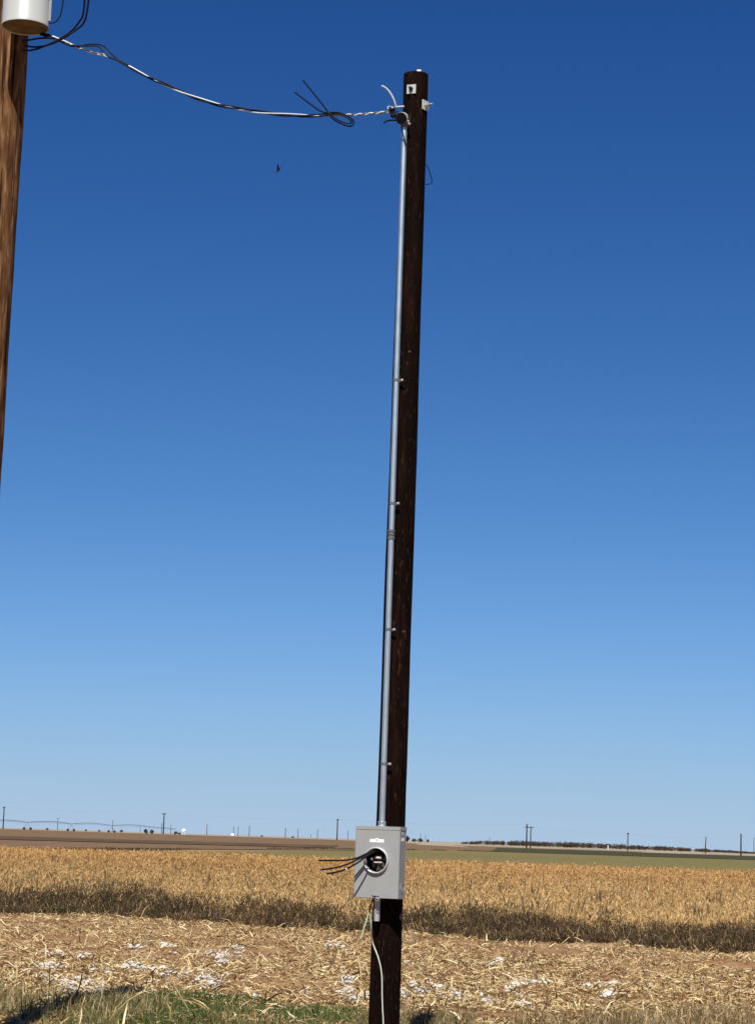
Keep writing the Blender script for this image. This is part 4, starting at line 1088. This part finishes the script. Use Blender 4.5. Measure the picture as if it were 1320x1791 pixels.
for j, (a, b) in enumerate(lean_px):
    if a[1] > b[1]: a, b = b, a
    g_ = ground_hit(*b); g_.z = float(ground_z(g_.x, g_.y)) + 0.012
    if abs(a[1] - b[1]) < 14: t2 = ground_hit(*a); t2.z = float(ground_z(t2.x, t2.y)) + 0.05
    else: t2 = P(a[0], a[1], g_.y + random.uniform(-0.1, 0.15))
    m2 = g_.lerp(t2, 0.5) + Vector((random.uniform(-0.01, 0.01), 0, random.uniform(0, 0.015)))
    stalk('broken_stalk', [g_, m2, t2], random.uniform(0.006, 0.010), 'thick pale broken stalk in the chopped straw, %s' % ordinal(j, len(lean_px)), 'broken stalks in the straw')

# white cotton scraps
def lump_mesh(seed):
    rr = random.Random(seed); bm = bmesh.new(); bmesh.ops.create_icosphere(bm, subdivisions=2, radius=1.0)
    ph = [rr.uniform(0, 6.28) for _ in range(6)]
    for v_ in bm.verts:
        c_ = v_.co
        k_ = 1 + 0.28 * math.sin(3 * c_.x + ph[0]) * math.cos(4 * c_.y + ph[1]) + 0.22 * math.sin(6 * c_.z + ph[2] + 3 * c_.x) + rr.uniform(-0.12, 0.12)
        v_.co = Vector((c_.x * k_ * 1.25, c_.y * k_, c_.z * k_ * 0.62))
    me = bpy.data.meshes.new('cotton_lump'); bm.to_mesh(me); bm.free(); me.materials.append(M['cotton']); return me
LM = [lump_mesh(k) for k in range(5)]
spots = [(85, 1700, 26, 10, 8), (140, 1735, 45, 9, 16), (120, 1722, 40, 8, 10), (165, 1706, 14, 4, 3), (255, 1702, 30, 9, 12), (230, 1692, 12, 5, 4), (245, 1662, 14, 4, 4), (290, 1658, 12, 3, 3), (95, 1668, 20, 4, 4), (150, 1672, 14, 3, 3),
         (390, 1671, 45, 5, 9), (388, 1688, 12, 6, 4), (370, 1720, 20, 9, 9), (300, 1712, 25, 6, 6), (605, 1718, 10, 7, 7), (605, 1738, 12, 9, 8), (641, 1747, 8, 9, 6), (620, 1755, 10, 5, 4), (535, 1732, 6, 5, 2), (580, 1655, 18, 5, 5), (703, 1745, 8, 6, 4),
         (748, 1718, 8, 5, 3), (722, 1730, 8, 5, 3), (797, 1747, 14, 8, 8), (850, 1756, 16, 7, 7), (735, 1742, 10, 4, 4), (760, 1738, 10, 4, 3), (905, 1720, 14, 5, 6), (925, 1728, 10, 6, 4), (955, 1725, 10, 4, 3), (895, 1738, 10, 5, 4), (920, 1758, 12, 4, 4), (1020, 1735, 9, 7, 4),
         (1066, 1728, 8, 4, 3), (1062, 1745, 8, 5, 3), (870, 1692, 10, 4, 3), (716, 1690, 8, 4, 2), (445, 1745, 6, 4, 2), (410, 1655, 20, 4, 3)]
for (px, py, sx, sy, k) in spots:
    for _ in range(int(k * 1.4 + 0.4)):
        g_ = ground_hit(px + random.gauss(0, sx * 0.55), py + random.gauss(0, sy * 0.5))
        s0 = random.uniform(0.012, 0.032) * (1.5 if random.random() < 0.2 else 1)
        ob = bpy.data.objects.new('cotton_lump', random.choice(LM)); COL.objects.link(ob)
        ob.location = (g_.x, g_.y, float(ground_z(g_.x, g_.y)) + 0.02 + s0 * 0.6); ob.scale = (s0 * random.uniform(0.8, 1.5), s0, s0 * random.uniform(0.7, 1.2)); ob.rotation_euler = (random.uniform(-0.3, 0.3), random.uniform(-0.3, 0.3), random.uniform(0, 6.28))
        tag(ob, 'small white scrap of cotton lying among the straw', 'cotton scrap', 'white cotton scraps on the ground')

# loose cotton fluff round the scraps
cen = np.array([(q.x, q.y) for q in (ground_hit(a, b) for a, b, *_ in spots)]); wgt = np.array([q[4] for q in spots], float); wgt /= wgt.sum()
n = 2600
i = RNG.choice(len(spots), n, p=wgt)
spx = np.array([q[2] for q in spots])[i]
x = cen[i, 0] + RNG.normal(0, 1, n) * spx * 0.0042; y = cen[i, 1] + RNG.normal(0, 0.42, n)
L = RNG.uniform(0.012, 0.040, n); h = horiz(n)
vec = h * L[:, None]; vec[:, 2] = RNG.uniform(0.0, 0.9, n) * L
col = pick([(0.88, 0.83, 0.75), (0.80, 0.72, 0.60), (0.84, 0.78, 0.68)], n).clip(0, 0.92)
tag(blade_mesh('cotton_fluff', np.stack([x, y, ground_z(x, y) + 0.015 + RNG.uniform(0, 0.025, n)], 1), vec, RNG.uniform(0.012, 0.030, n), unit(RNG.normal(0, 1, (n, 3))), RNG.normal(0, 0.006, (n, 3)), col, M['litter']),
    'loose white cotton fluff strewn over the straw', 'cotton', kind='stuff')
